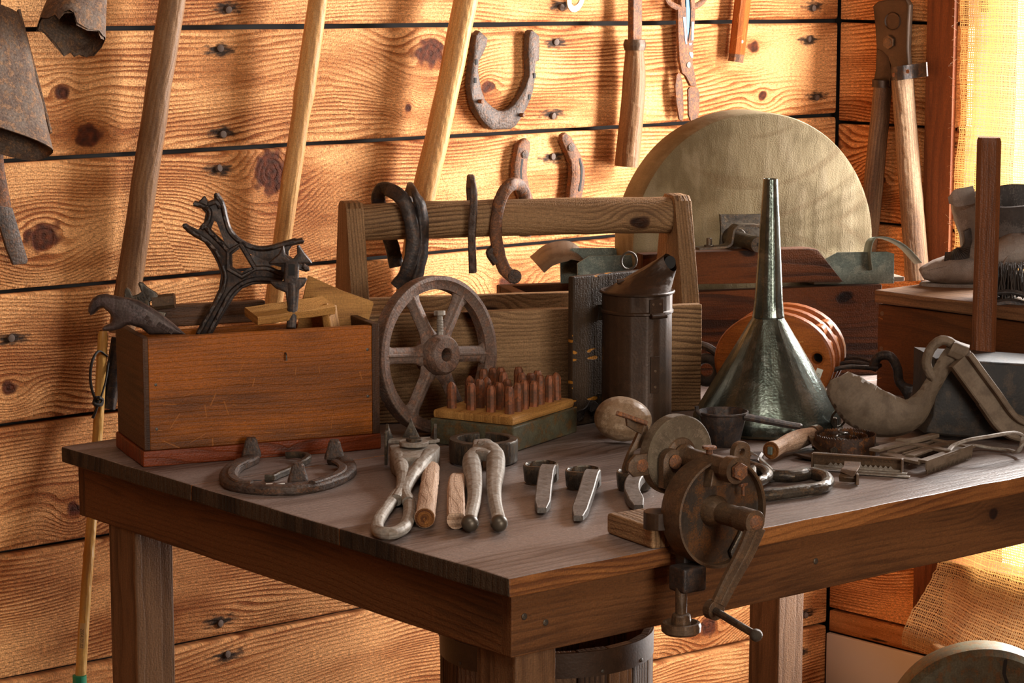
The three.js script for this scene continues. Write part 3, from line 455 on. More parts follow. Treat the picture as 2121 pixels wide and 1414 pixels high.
// ---------- tools hanging high on the back wall ----------
{
  const top = [1.3935,1.4765,-1.165], L = (p) => p.map((v, i) => v - top[i]), o = thing('hanging_rasp', 'big wooden-handled iron rasp hanging handle down above the grindstone', 'rasp', top);
  part('blade', sweep([[0, 0, 0], L([1.3941,1.3016,-1.165])], rect(0.023, 0.014, 0.08), { n: 6, up: [0, 0, 1] }), M.rustIron, o);
  part('handle', sweep([L([1.3935,1.2931,-1.165]), L([1.3924,1.2236,-1.165]), L([1.3787,1.0832,-1.168])], ring(1, 1, 20), { n: 40, size: (t) => { const k = 0.0165 + 0.0035 * sstep(0, 0.25, t) + 0.0022 * t; return [k, k]; } }), M.handleBrown, o);
  part('ferrule', sweep([L([1.394,1.3067,-1.165]), L([1.3936,1.288,-1.165])], ring(1, 1, 20), { n: 10, size: (t) => { const k = 0.0175 + 0.003 * Math.sin(Math.PI * clamp(t, 0.12, 0.88)); return [k, k]; } }), M.brownIron, o);
}
{
  const o = thing('hanging_shears', 'rusty hand shears with traces of blue paint hanging blades down', 'shears', [1.5348,1.2702,-1.178],0,0);
  part('body', slab([[-0.0219,0.0903],[-0.0009,0.0915],[0.0018,0.0579],[0.0052,0.0265],[0.0119,0.0577],[0.012,0.0913],[0.0241,0.0893],[0.0224,0.0575],[0.0195,0.0269],[0.0182,-0.0069],[0.0256,-0.0348],[0.0299,-0.0523],[0.0135,-0.0505],[0.0009,-0.0325],[-0.0092,-0.026],[-0.0162,-0.0028],[-0.0201,0.0431]], 0.007, { bevel: 0.0015 }), M.rustIron, o);
  part('blade', move(slab([[0.0053,-0.1028],[0.0035,-0.0564],[0.0075,-0.0524],[0.0214,-0.0517],[0.0293,-0.055],[0.0338,-0.0676],[0.0329,-0.1001],[0.0268,-0.1153],[0.0134,-0.1178]], 0.004, { bevel: 0.001 }), 0, 0, 0.005), M.rustIron, o);
  part('blade', move(slab([[-0.0143,-0.0259],[-0.008,-0.0291],[-0.0022,-0.0493],[0.001,-0.1003],[-0.0023,-0.1141],[-0.0102,-0.1106],[-0.0184,-0.0795],[-0.0222,-0.0502],[-0.0187,-0.0303]], 0.004, { bevel: 0.001 }), 0, 0, -0.003), M.rustIron, o);
  part('blue_plate', slab([[0.0012,0.1037],[0.0112,0.1036],[0.0114,0.073],[0.0071,0.0302],[0.0049,0.0303],[0.0026,0.0655]], 0.003, { bevel: 0 }), M.bluePaint, o);
  for (const q of [[[-0.0095,0.0734],[-0.0028,0.0733],[0.0019,0.025],[-0.0021,0.0251]], [[0.0135,0.0646],[0.0196,0.0645],[0.0183,0.0315],[0.0129,0.0316]], [[0.0072,0.0264],[0.0146,0.0267],[0.0139,0.0232],[0.0077,0.0226]], [[0.0081,0.0106],[0.0171,0.0093],[0.0179,0],[0.0139,-0.0006],[0.0082,0.0064]]]) part('paint_remnant', move(slab(q, 0.0014, { bevel: 0 }), 0, 0, 0.0036), M.paleBlue, o);
  for (const s of [[[-0.0553,0.1255],[-0.0496,0.1104],[-0.0407,0.0997],[-0.0263,0.0927],[-0.0119,0.0894]], [[0.0579,0.1245],[0.0526,0.1077],[0.0437,0.0993],[0.0325,0.0941],[0.0181,0.089]]]) part('handle_loop', sweep(s.map(([x, y]) => [x, y, 0]), ring(0.0045, 0.0055, 10), { n: 24 }), M.rustIron, o);
  for (const s of [[[-0.0113,0.1251],[-0.0099,0.1008],[-0.0086,0.0894]], [[0.0142,0.1249],[0.0157,0.1005],[0.0174,0.089]]]) part('shank', sweep(s.map(([x, y]) => [x, y, 0]), rect(0.012, 0.009), { n: 8, up: [0, 0, 1] }), M.rustIron, o);
  part('pivot', dome(0.006, 0.004).rotateX(Math.PI / 2), M.darkSteel, o).position.set(...[[0.0073,-0.0127]][0], 0.0032);
}
{
  const top = [1.6877,1.4335,-1.17], L = (p) => p.map((v, i) => v - top[i]), o = thing('knife_handle', 'orange wooden knife handle with a rivet hanging beside the corner', 'handle', top);
  part('grip', sweep([[0, 0, 0], L([1.6713,1.2736,-1.176])], rect(0.033, 0.024, 0.28), { n: 30, up: [0.25, 0, 1], size: (t) => [1.02 - 0.1 * t, 1] }), M.pulleyWood, o);
  part('butt_cap', sweep([L([1.6715,1.2753,-1.176]), L([1.6694,1.2594,-1.177])], rect(0.03, 0.023, 0.3), { n: 4, up: [0.25, 0, 1] }), M.rustIron, o);
  part('rivet', dome(0.0035, 0.0015).rotateX(Math.PI / 2), M.brass, o).position.set(...L([1.6705,1.2969,-1.1625]));
}
{
  const c = [1.2628,1.3806,-1.18], o = thing('hose_clamp', 'small brass ring clamp hanging at the top of the wall', 'clamp', c);
  part('band', sweep(Array.from({ length: 16 }, (_, i) => [0.0155 * Math.cos(i * 0.3927), 0.019 * Math.sin(i * 0.3927), 0.004 * Math.sin(i * 0.3927)]), rect(0.011, 0.0025), { n: 48, closed: true, up: [0, 0.05, 1] }), M.brass, o);
  part('screw', cyl(0.0045, 0.02, 12).rotateZ(Math.PI / 2), M.brass, o).position.set(-0.006, 0.024, 0.004);
}
// ---------- long cutters held on the side wall ----------
{
  const o = thing('fence_cutters', 'long-handled iron cutters with two wooden handles on the side wall', 'cutters', [1.956,1.1905,-1.038],-90,0);
  part('jaw', uneven(slab([[-0.049,0.1686],[-0.0381,0.177],[-0.0146,0.181],[0.0303,0.1816],[0.0391,0.1715],[0.0376,0.1321],[0.0365,0.0895],[0.0408,0.05],[-0.002,0.0425],[-0.0032,0.0578],[-0.0107,0.0744],[-0.0236,0.0832],[-0.0388,0.0874],[-0.044,0.1334]], 0.014, { bevel: 0.004, seg: 3 }), 0.001, 30, 2), M.brownTin, o);
  part('jaw', move(slab([[-0.0405,0.092],[-0.0237,0.0854],[-0.0095,0.0729],[-0.0032,0.0455],[-0.006,0.0183],[-0.0436,0.0181],[-0.0456,0.0317],[-0.0417,0.0503]], 0.013, { bevel: 0.003, seg: 2 }), 0, 0, -0.003), M.brownTin, o);
  const [bx, by] = [[0.0007,0.141]][0], [cx, cy] = [[-0.006,0.1018]][0];
  part('boss', lathe([[0.0115, 0], [0.016, 0.001], [0.0178, 0.003], [0.019, 0]], 28).rotateX(Math.PI / 2).scale(1, 0.92, 1), M.brownTin, o).position.set(bx, by, 0.0065);
  part('pivot_bolt', merge(cyl(0.0135, 0.005, 6).rotateX(Math.PI / 2), move(dome(0.008, 0.004).rotateX(Math.PI / 2), 0, 0, 0.005)), M.brownIron, o).position.set(cx, cy, 0.007);
  const h = (pts, w, seed) => part('handle', uneven(sweep(pts, ring(1, 1, 16), { n: 40, size: (t) => { const k = w * (0.95 + 0.1 * t); return [k, k * 0.85]; }, uoff: seed }), 0.0008, 30, seed), M.greyHandle, o);
  h([[-0.0239,0.0244],[-0.0377,-0.1112],[-0.0516,-0.2503],[-0.0636,-0.335]].map(([x, y]) => [x, y, 0]), 0.0205, 0.2);
  h([[0.0244,0.0325],[0.0395,-0.0886],[0.0558,-0.2146],[0.0711,-0.341]].map(([x, y]) => [x, y, 0.004]), 0.024, 0.5);
  part('ferrule', sweep([[-0.0253,0.0307],[-0.026,0.0171]].map(([x, y]) => [x, y, 0]), ring(0.023, 0.018, 16), { n: 3 }), M.brownTin, o);
  const strap = [[-0.0057,0.0378],[0.0081,0.0401],[0.0241,0.0442],[0.0423,0.0475],[0.0513,0.0496],[0.0672,0.052],[0.0818,0.0542]];
  part('clip', sweep(strap.map(([x, y], i) => [x, y, [-0.004, 0.014, 0.025, 0.02, 0.004, 0.0, 0.004][i]]), rect(0.003, 0.026, 0.05), { n: 40, up: [0, 1, 0] }), M.blackIron, o);
  for (const [x, y] of [[0.0218,0.0423],[0.0547,0.0498]]) part('clip_screw', dome(0.004, 0.003).rotateX(Math.PI / 2), M.rustIron, o).position.set(x, y, x < 0.1 ? 0.026 : 0.006);
}

// ---------- reddish wooden box of wrenches ----------
{
  const o = thing('wooden_box', 'reddish brown open wooden box full of wrenches at the left end of the table', 'box', [0.0668,0.78,-0.7649],-20.2,0), W = 0.336, D = 0.155, H = 0.173, b = 0.0215, t = 0.011;
  part('plinth', rbox(W, b, D, { r: 0.002, n: [12, 1, 5], wob: 0.0008, seed: 2 }).translate(W / 2, 0, -D / 2), M.plinth, o);
  part('front_panel', rbox(W - 0.022, H - b, t, { r: 0.0015, n: [12, 4, 1], wob: 0.0006, seed: 3 }).translate(W / 2 - 0.0005, b, -t / 2 - 0.003), M.boxWood, o);
  part('back_panel', rbox(W - 0.022, H - b - 0.012, t, { r: 0.0015, seed: 4 }).translate(W / 2, b, -D + t / 2 + 0.003), M.boxWood, o);
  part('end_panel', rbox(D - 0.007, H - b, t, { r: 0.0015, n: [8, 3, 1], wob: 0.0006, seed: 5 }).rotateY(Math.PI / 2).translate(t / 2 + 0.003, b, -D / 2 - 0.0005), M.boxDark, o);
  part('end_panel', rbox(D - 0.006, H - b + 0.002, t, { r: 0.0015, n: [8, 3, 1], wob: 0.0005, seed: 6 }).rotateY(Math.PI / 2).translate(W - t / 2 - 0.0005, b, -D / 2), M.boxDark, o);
  part('inner_ledge', rbox(0.165, 0.03, 0.014, { r: 0.002, n: [8, 1, 1], wob: 0.0008, seed: 8 }).translate(0.132, 0.166, -D + 0.008), M.boxDark, o);
  part('bent_nail', sweep([[0.2, 0.142, -0.006], [0.2, 0.142, 0.001], [0.2, 0.139, 0.003], [0.2, 0.133, 0.003]], ring(0.0011, 0.0011, 6), { n: 12 }), M.darkSteel, o);
  for (const [x, y] of [[0.318, 0.075], [0.318, 0.14], [0.02, 0.11], [0.02, 0.05]]) part('nail', dome(0.0022, 0.001, 8).rotateX(Math.PI / 2), M.darkSteel, o).position.set(x, y, -0.003);
}
{
  const o = thing('implement_wrench', 'big dark cast-iron multi-jaw wrench with a hexagonal hole standing in the box', 'wrench', [0.2594,1.0333,-0.8222],-38,-6, 'cast-iron wrenches');
  const out = [[-0.0514,-0.0981],[-0.0332,-0.0661],[-0.018,-0.0355],[-0.0152,-0.0166],[-0.0195,-0.0007],[-0.0281,0.0172],[-0.0378,0.0292],[-0.0525,0.0377],[-0.0613,0.0443],[-0.0677,0.0529],[-0.066,0.0556],[-0.0627,0.0558],[-0.0553,0.0518],[-0.0455,0.0471],[-0.0375,0.056],[-0.0349,0.0698],[-0.0411,0.0764],[-0.0527,0.0824],[-0.0513,0.0848],[-0.0446,0.0852],[-0.037,0.0934],[-0.0346,0.0926],[-0.0312,0.0847],[-0.0229,0.087],[-0.0231,0.0961],[-0.0201,0.0984],[-0.0162,0.0954],[-0.0094,0.0865],[-0.0053,0.0736],[-0.0039,0.0607],[0.0009,0.0477],[0.0096,0.0367],[0.0214,0.0287],[0.0332,0.0242],[0.047,0.0229],[0.0609,0.0264],[0.0729,0.0302],[0.0868,0.0341],[0.0967,0.033],[0.101,0.0304],[0.0996,0.0276],[0.0907,0.0261],[0.0847,0.0252],[0.0786,0.0163],[0.0786,0.0103],[0.0963,-0.0018],[0.1071,-0.0079],[0.1077,-0.0115],[0.1021,-0.0128],[0.0922,-0.0097],[0.0782,-0.0176],[0.0712,-0.0225],[0.0682,-0.0274],[0.0523,-0.0292],[0.0404,-0.0291],[0.0285,-0.03],[0.0146,-0.0348],[0.0026,-0.0466],[-0.0055,-0.0605],[-0.0176,-0.0802],[-0.0287,-0.0984]];
  const holes = [[[0.0114,0.0228],[0.0291,0.0133],[0.0292,-0.0061],[0.0139,-0.0149],[-0.0008,-0.0059],[-0.0011,0.0136]], [[-0.0236,0.0618],[-0.0187,0.0584],[-0.0073,0.028],[-0.0099,0.0254],[-0.0292,0.043],[-0.0293,0.049],[-0.0252,0.0598]], [[0.0507,-0.0034],[0.0586,-0.0014],[0.0701,-0.0045],[0.07,-0.0119],[0.0605,-0.011]]];
  const web = slab(out, 0.009, { holes, bevel: 0.002, seg: 2, crease: 0.8 });
  part('body', uneven(web, 0.0006, 40, 2), M.blackIron, o);
  const rib = (s, w = 0.0085) => sweep(s.map(([x, y]) => [x, y, 0]), ring(w / 2, 0.0075, 10, 2.6), { n: Math.max(12, s.length * 7), up: [0, 0, 1], crease: 1.2 });
  const ribs = [[[-0.0471,-0.0968],[-0.0283,-0.0642],[-0.0121,-0.0345],[-0.0089,-0.0167],[-0.0136,0.0012],[-0.0222,0.0182],[-0.0339,0.0312],[-0.0495,0.0412],[-0.0641,0.0528]], [[-0.0202,0.0955],[-0.0125,0.0825],[-0.0078,0.0627],[-0.0021,0.0448],[0.0096,0.0318],[0.0312,0.0211],[0.049,0.0201],[0.0708,0.0253],[0.0987,0.0306]], [[-0.0327,-0.097],[-0.0174,-0.0683],[-0.0013,-0.0406],[0.0127,-0.0288],[0.0267,-0.0234],[0.0425,-0.0222],[0.0564,-0.0237],[0.0692,-0.0254]], [[-0.0385,0.054],[-0.0278,0.042],[-0.0122,0.026],[-0.0035,0.016]], [[-0.0509,0.0834],[-0.0372,0.0788],[-0.0294,0.0728],[-0.0315,0.0589],[-0.0405,0.0481]], [[-0.0312,0.0817],[-0.0193,0.0846],[-0.0145,0.0766]], [[0.0125,0.0268],[-0.0045,0.016],[-0.0048,-0.0078],[0.0139,-0.0189],[0.0332,-0.0082],[0.0331,0.0157]], [[0.0338,-0.0072],[0.0486,-0.0073],[0.0683,-0.0155],[0.0782,-0.0176]], [[0.0982,-0.0048],[0.1051,-0.0095]]];
  ribs.forEach((r, i) => part('rib', i === 6 ? sweep(r.map(([x, y]) => [x, y, 0]), ring(0.0045, 0.0075, 10, 2.6), { closed: true, curve: false, up: [0, 0, 1], crease: 1.2 }) : rib(r), M.blackIron, o));
}
{
  const o = thing('implement_wrench', 'small dark double-ended wrench with stepped jaws standing at the right of the box', 'wrench', [0.2985,1.0016,-0.7318],-40,-4, 'cast-iron wrenches');
  const out = [[-0.0116,-0.0531],[-0.0099,-0.0235],[-0.0121,-0.0037],[-0.0257,0.0022],[-0.0339,0.0102],[-0.0319,0.0125],[-0.0149,0.012],[-0.0132,0.0356],[-0.0332,0.0348],[-0.0352,0.0373],[-0.0312,0.0416],[-0.0213,0.0494],[-0.0163,0.0592],[-0.0138,0.0608],[-0.0119,0.0494],[-0.0057,0.0435],[-0.0008,0.0434],[0.0041,0.0493],[0.0039,0.0611],[0.0072,0.0615],[0.014,0.0512],[0.0237,0.0394],[0.0244,0.0364],[0.007,0.0359],[0.0062,0.0168],[0.0156,0.0168],[0.0175,0.0142],[0.0135,0.006],[0.0066,0.0001],[0.0044,-0.0236],[0.0012,-0.0531]];
  part('body', slab(out, 0.012, { bevel: 0.003, seg: 3, crease: 0.8 }), M.blackIron, o);
  part('rib', sweep([[-0.0051,-0.0511],[-0.0031,-0.0077],[-0.0033,0.01]].map(([x, y]) => [x, y, 0.004]), ring(0.006, 0.005, 10), { n: 12, up: [0, 0, 1] }), M.blackIron, o);
  part('recess', slab([[-0.0078,0.0356],[0.0011,0.0356],[0.0009,0.0198],[-0.0079,0.0199]], 0.003, { bevel: 0.001 }), M.black, o).position.z = 0.0052;
}
{
  const o = thing('hook_wrench', 'curved hook-jawed iron wrench with raised markings lying over the box left end', 'wrench', [0.108,0.9765,-0.8257],-44,-8, 'cast-iron wrenches');
  const out = [[0.0615,-0.0275],[0.0459,-0.0126],[0.0303,-0.001],[0.0148,0.0095],[-0.0008,0.0182],[-0.0144,0.022],[-0.03,0.0239],[-0.0456,0.0271],[-0.0553,0.0263],[-0.064,0.0209],[-0.0689,0.0112],[-0.07,0.0034],[-0.0669,-0.002],[-0.0621,0.0005],[-0.0543,0.0074],[-0.0494,0.0078],[-0.0416,0.0016],[-0.0367,-0.0061],[-0.0387,-0.012],[-0.0474,-0.0159],[-0.0513,-0.0201],[-0.0494,-0.0232],[-0.0396,-0.0236],[-0.026,-0.0197],[-0.0183,-0.0148],[-0.0124,-0.0148],[0.0031,-0.0195],[0.0129,-0.0276]];
  part('body', uneven(slab(out, 0.018, { bevel: 0.006, seg: 4, crease: 1.0 }), 0.0006, 40, 4), M.wrenchSteel, o);
  const marks = [[440, 935], [470, 955], [550, 1000], [575, 1012], [600, 1020], [622, 1032]];
  for (const [x, y] of [[0.0113,-0.0056],[0.0148,-0.0114],[0.028,-0.0146],[0.0333,-0.0175],[0.0381,-0.0206],[0.0436,-0.0233]]) part('raised_mark', rbox(0.006, 0.007, 0.002, { r: 0.0008 }).translate(0, -0.0035, 0.0085).rotateZ(-0.6), M.wrenchSteel, o).position.set(x, y, 0);
}
{
  const o = thing('numbered_wrench', 'small dark wrench with raised number 1903 upside down behind the hook wrench', 'wrench', [0.1433,0.9963,-0.8592],-42,-10, 'cast-iron wrenches');
  part('body', slab([[-0.0318,-0.005],[-0.0303,0.0068],[-0.0268,0.0103],[-0.0234,0.0077],[-0.0189,-0.0015],[-0.0117,0.0009],[-0.0077,0.0038],[-0.0121,0.0146],[-0.0103,0.0174],[-0.0058,0.017],[0.0001,0.0107],[0.0128,0.0028],[0.0158,-0.0011],[0.0148,-0.0047],[0.0031,-0.0099],[0.005,-0.0207],[0.0266,-0.0247],[0.0246,-0.0306],[0.0178,-0.0345],[-0.0028,-0.0247],[-0.0204,-0.0125]], 0.011, { bevel: 0.002, crease: 0.8 }), M.darkSteel, o);
  const { FontLoader } = await import('three/addons/loaders/FontLoader.js'), { TextGeometry } = await import('three/addons/geometries/TextGeometry.js');
  const font = await new FontLoader().loadAsync('fonts/droid/droid_sans_bold.typeface.json');
  const dig = new TextGeometry('1903', { font, size: 0.0088, depth: 0.0016, curveSegments: 4, bevelEnabled: false }); dig.computeBoundingBox(); const w = dig.boundingBox.max.x;
  dig.translate(-w / 2, -0.0044, 0.0055).rotateZ(rad(206));
  const [tx, ty] = [[-0.0083,-0.005]][0];
  part('raised_number', dig, M.darkSteel, o).position.set(tx, ty, 0);
  part('hinge_nut', sweep([[0, 0, 0], [0.03, 0.003, 0]], rect(0.024, 0.02, 0.2), { n: 4 }), M.brownIron, o).position.set(...[[0.007,-0.0109]][0], -0.006);
}
{
  const o = thing('wood_offcut', 'L-shaped weathered wood offcut lying across the top of the box', 'wood scrap', [0.2836,0.9637,-0.7239],-30,0);
  const [a, b, c] = [[-0.052,0.004,-0.007],[0.0601,0.0108,-0.0453],[0.0677,-0.015,-0.0345]];
  part('long_arm', uneven(sweep([a, b], rect(0.042, 0.0125, 0.12), { n: 14, up: [0, 1, 0.25] }), 0.0009, 60, 3), M.tanWood, o);
  part('short_arm', uneven(sweep([b, [c[0] - 0.004, c[1] - 0.008, c[2]]], rect(0.035, 0.011, 0.12), { n: 6, up: [0.4, 1, 0] }), 0.0008, 60, 5), M.tanWood, o);
}
{
  const o = thing('plywood_scrap', 'yellowish plywood scrap with a sloping top edge standing at the right end of the box', 'wood scrap', [0.3965,0.973,-0.7596],-33,-14);
  part('board', uneven(slab([[-0.0609,-0.0462],[-0.0513,0.0001],[-0.041,0.0374],[-0.038,0.0367],[0.0037,0.0161],[0.0488,-0.0005],[0.0501,-0.0038],[0.0405,-0.0335],[0.0369,-0.0486]], 0.013, { bevel: 0.0012 }), 0.0008, 30, 3), M.tanWood, o);
}
// ---------- weathered tool tote with horseshoes over its handle ----------
const tote = thing('tool_tote', 'long weathered wooden tool tote with a round handle bar between tapered end boards', 'tool tote', [0.9278,0.78,-0.5574],-29,0);
{
  const o = tote, x0 = -0.525, x1 = 0.002, D = 0.2, t = 0.017;
  part('side_board', rbox(x1 - x0 - 0.004, 0.16, t, { r: 0.0025, n: [16, 3, 1], wob: 0.0012, seed: 12 }).translate((x0 + x1) / 2, 0.0005, -t / 2), M.greyWood, o);
  part('side_board', rbox(x1 - x0 - 0.05, 0.157, t, { r: 0.0025, n: [16, 3, 1], wob: 0.0012, seed: 15 }).translate((x0 + x1) / 2 - 0.025, 0.003, -D + t / 2), M.greyWood, o);
  part('bottom_board', rbox(x1 - x0 - 0.05, 0.015, D - 2 * t - 0.002, { r: 0.002, seed: 16 }).translate((x0 + x1) / 2, 0.003, -D / 2), M.greyWood, o);
  const end = () => grain(uneven(slab([[-0.083, 0.003], [0.083, 0.003], [0.08, 0.14], [0.032, 0.309], [0.022, 0.316], [-0.022, 0.316], [-0.032, 0.309], [-0.08, 0.15]], 0.027, { bevel: 0.002 }), 0.0008, 50, 5).rotateY(Math.PI / 2), 'y');
  part('end_board', end(), M.greyWood, o).position.set(x0 + 0.014, 0, -D / 2);
  part('end_board', end(), M.greyWood, o).position.set(x1 - 0.012, 0, -D / 2);
  part('handle_bar', uneven(sweep([[x0 + 0.028, 0.2855, -D / 2], [-0.26, 0.287, -D / 2], [x1 - 0.026, 0.2855, -D / 2]], ring(0.0285, 0.0275, 14, 2.5), { n: 50, crease: 0.9 }), 0.0014, 22, 7), M.greyWood, o);
}
{
  const shoe = (P, yaw, label, m, sec, n = 44) => { const o = thing('horseshoe', label, 'horseshoe', [tote.position.x + P.at[0], tote.position.y + P.at[1], tote.position.z + P.at[2]], yaw, 0, 'horseshoes over the tote handle'); part('shoe', uneven(sweep(P.path, sec, { n, up: P.up, crease: 0.9, size: P.size }), 0.0012, 60, n), m, o); return o; };
  // local path: x across the view, y up, z towards the viewer; the bar runs through the origin
  const U = (front, top, back, z = 0.032) => [...front.map(([x, y]) => [x, y, z]), ...top, ...back.map(([x, y]) => [x, y, -z - 0.004])];
  const px = (x, y) => [(x - 808) * 0.000715, -(y - 445) * 0.000722];
  const at = (x) => { const u = -0.53 + (x - 700) * 0.000755; return [Math.cos(rad(29)) * u - Math.sin(rad(29)) * -0.1, 0.297, Math.sin(rad(29)) * u + Math.cos(rad(29)) * -0.1]; };
  const rel = (cx, list) => list.map(([x, y]) => [(x - cx) * 0.000715, -(y - 446) * 0.000722]);
  const tl = (f, cx, x, y, z) => [(x - cx) * 0.000715, -(y - 446) * 0.000722, z];
  shoe({ at: at(808), up: [0.15, 0, 1], path: [...rel(808, [[816, 592], [832, 572], [846, 535], [851, 490], [845, 448]]).map(([x, y]) => [x, y, 0.035]), tl(0, 808, 830, 412, 0.03), tl(0, 808, 805, 397, 0.012), tl(0, 808, 785, 398, -0.012), tl(0, 808, 775, 420, -0.032), ...rel(808, [[785, 470], [803, 520], [812, 562]]).map(([x, y]) => [x, y, -0.04])] }, -42.5, 'black horseshoe hooked over the left end of the tote handle', M.blackIron, rect(0.021, 0.009, 0.2));
  shoe({ at: at(853), up: [0.8, 0, 0.6], path: [...rel(845, [[846, 583], [857, 540], [862, 490], [859, 440], [852, 412]]).map(([x, y]) => [x, y, 0.033]), tl(0, 845, 842, 400, 0.016), tl(0, 845, 832, 398, -0.01), tl(0, 845, 826, 420, -0.034), ...rel(845, [[830, 480], [838, 540]]).map(([x, y]) => [x, y, -0.04])] }, -42.5, 'second black horseshoe tight against the black one at the left of the tote handle', M.blackIron, rect(0.02, 0.009, 0.2));
  shoe({ at: at(965), up: [1, 0, 0.12], path: [...rel(965, [[969, 566], [967, 520], [968, 470], [971, 425]]).map(([x, y]) => [x, y, 0.037]), tl(0, 965, 970, 392, 0.034), tl(0, 965, 966, 382, 0.014), tl(0, 965, 962, 386, -0.012), tl(0, 965, 962, 420, -0.036), ...rel(965, [[964, 480], [966, 535]]).map(([x, y]) => [x, y, -0.042])] }, -42.5, 'horseshoe seen edge-on over the middle of the tote handle', M.shoeIron, rect(0.02, 0.0095, 0.2));
  const d = shoe({ at: at(1040), up: [0.35, 0, 1], path: [...rel(1040, [[1052, 580], [1032, 562], [1020, 525], [1014, 485], [1018, 445], [1027, 410]]).map(([x, y]) => [x, y, 0.036]), tl(0, 1040, 1043, 390, 0.03), tl(0, 1040, 1060, 390, 0.008), tl(0, 1040, 1072, 410, -0.018), ...rel(1040, [[1078, 460], [1075, 505]]).map(([x, y]) => [x, y, -0.036])] }, -42.5, 'rusty horseshoe with a lug hooked over the right half of the tote handle', M.rustIron, rect(0.018, 0.0095, 0.2));
  part('lug', uneven(sweep([[-0.02, -0.05, 0.036], [-0.027, -0.058, 0.037], [-0.018, -0.075, 0.037]], ring(0.007, 0.006, 10), { n: 8 }), 0.001, 80, 1), M.shoeIron, d);
  part('heel', dome(0.011, 0.007, 14).rotateX(Math.PI / 2), M.shoeIron, d).position.set(0.009, -0.094, 0.038);
}
// ---------- spoked iron wheel ----------
{
  const o = thing('cast_iron_flywheel', 'brown cast-iron six-spoked wheel with a set bolt leaning on the tote', 'wheel', [0.4986,0.782,-0.6682],2,-5), R = 0.1125, cy = 0.1125, cx = 0.02;
  const rim = lathe([[R - 0.019, -0.009], [R - 0.008, -0.011], [R - 0.001, -0.0105], [R, -0.009], [R, 0.009], [R - 0.001, 0.0105], [R - 0.006, 0.011], [R - 0.009, 0.0085], [R - 0.015, 0.007], [R - 0.019, 0.006], [R - 0.019, -0.009]], 72, 0.7).rotateX(Math.PI / 2);
  part('rim', uneven(rim, 0.0005, 40, 2), M.wheelIron, o).position.set(cx, cy, -0.012);
  for (let i = 0; i < 6; i++) { const a = rad(55 + i * 60), c = Math.cos(a), s = Math.sin(a); const sp = merge(sweep([[c * 0.02, s * 0.02, 0], [c * 0.045, s * 0.045, 0], [c * (R - 0.014), s * (R - 0.014), 0]], ring(1, 1, 14), { n: 20, up: [0, 0, 1], size: (t) => { const k = 1 + 0.55 * (1 - sstep(0, 0.3, t)) + 0.6 * sstep(0.8, 1, t); return [0.0115 * k, 0.0055]; } }), sweep([[c * 0.02, s * 0.02, 0.003], [c * (R - 0.012), s * (R - 0.012), 0.003]], ring(0.0035, 0.004, 10), { n: 6, up: [0, 0, 1] })); part('spoke', sp, M.wheelIron, o).position.set(cx, cy, -0.012); }
  part('hub', lathe([[0.0105, -0.02], [0.028, -0.02], [0.03, -0.012], [0.0285, 0.012], [0.0265, 0.0165], [0.0245, 0.018], [0.0105, 0.018], [0.0095, 0.0165], [0.0095, -0.0185], [0.0105, -0.02]], 40, 0.6).rotateX(Math.PI / 2), M.wheelIron, o).position.set(cx, cy, -0.006);
  part('bore', cyl(0.0094, 0.003, 24).rotateX(Math.PI / 2), M.black, o).position.set(cx, cy, -0.024);
  const b = part('set_bolt', merge(cyl(0.0042, 0.036, 12), ...Array.from({ length: 8 }, (_, i) => move(new THREE.TorusGeometry(0.0043, 0.0008, 6, 16).rotateX(Math.PI / 2), 0, 0.012 + i * 0.0022, 0)), move(cyl(0.0085, 0.0065, 6), 0, 0.034, 0)), M.greySteel, o); b.position.set(cx + 0.001, cy + 0.022, -0.001); b.rotation.z = -0.05;
}
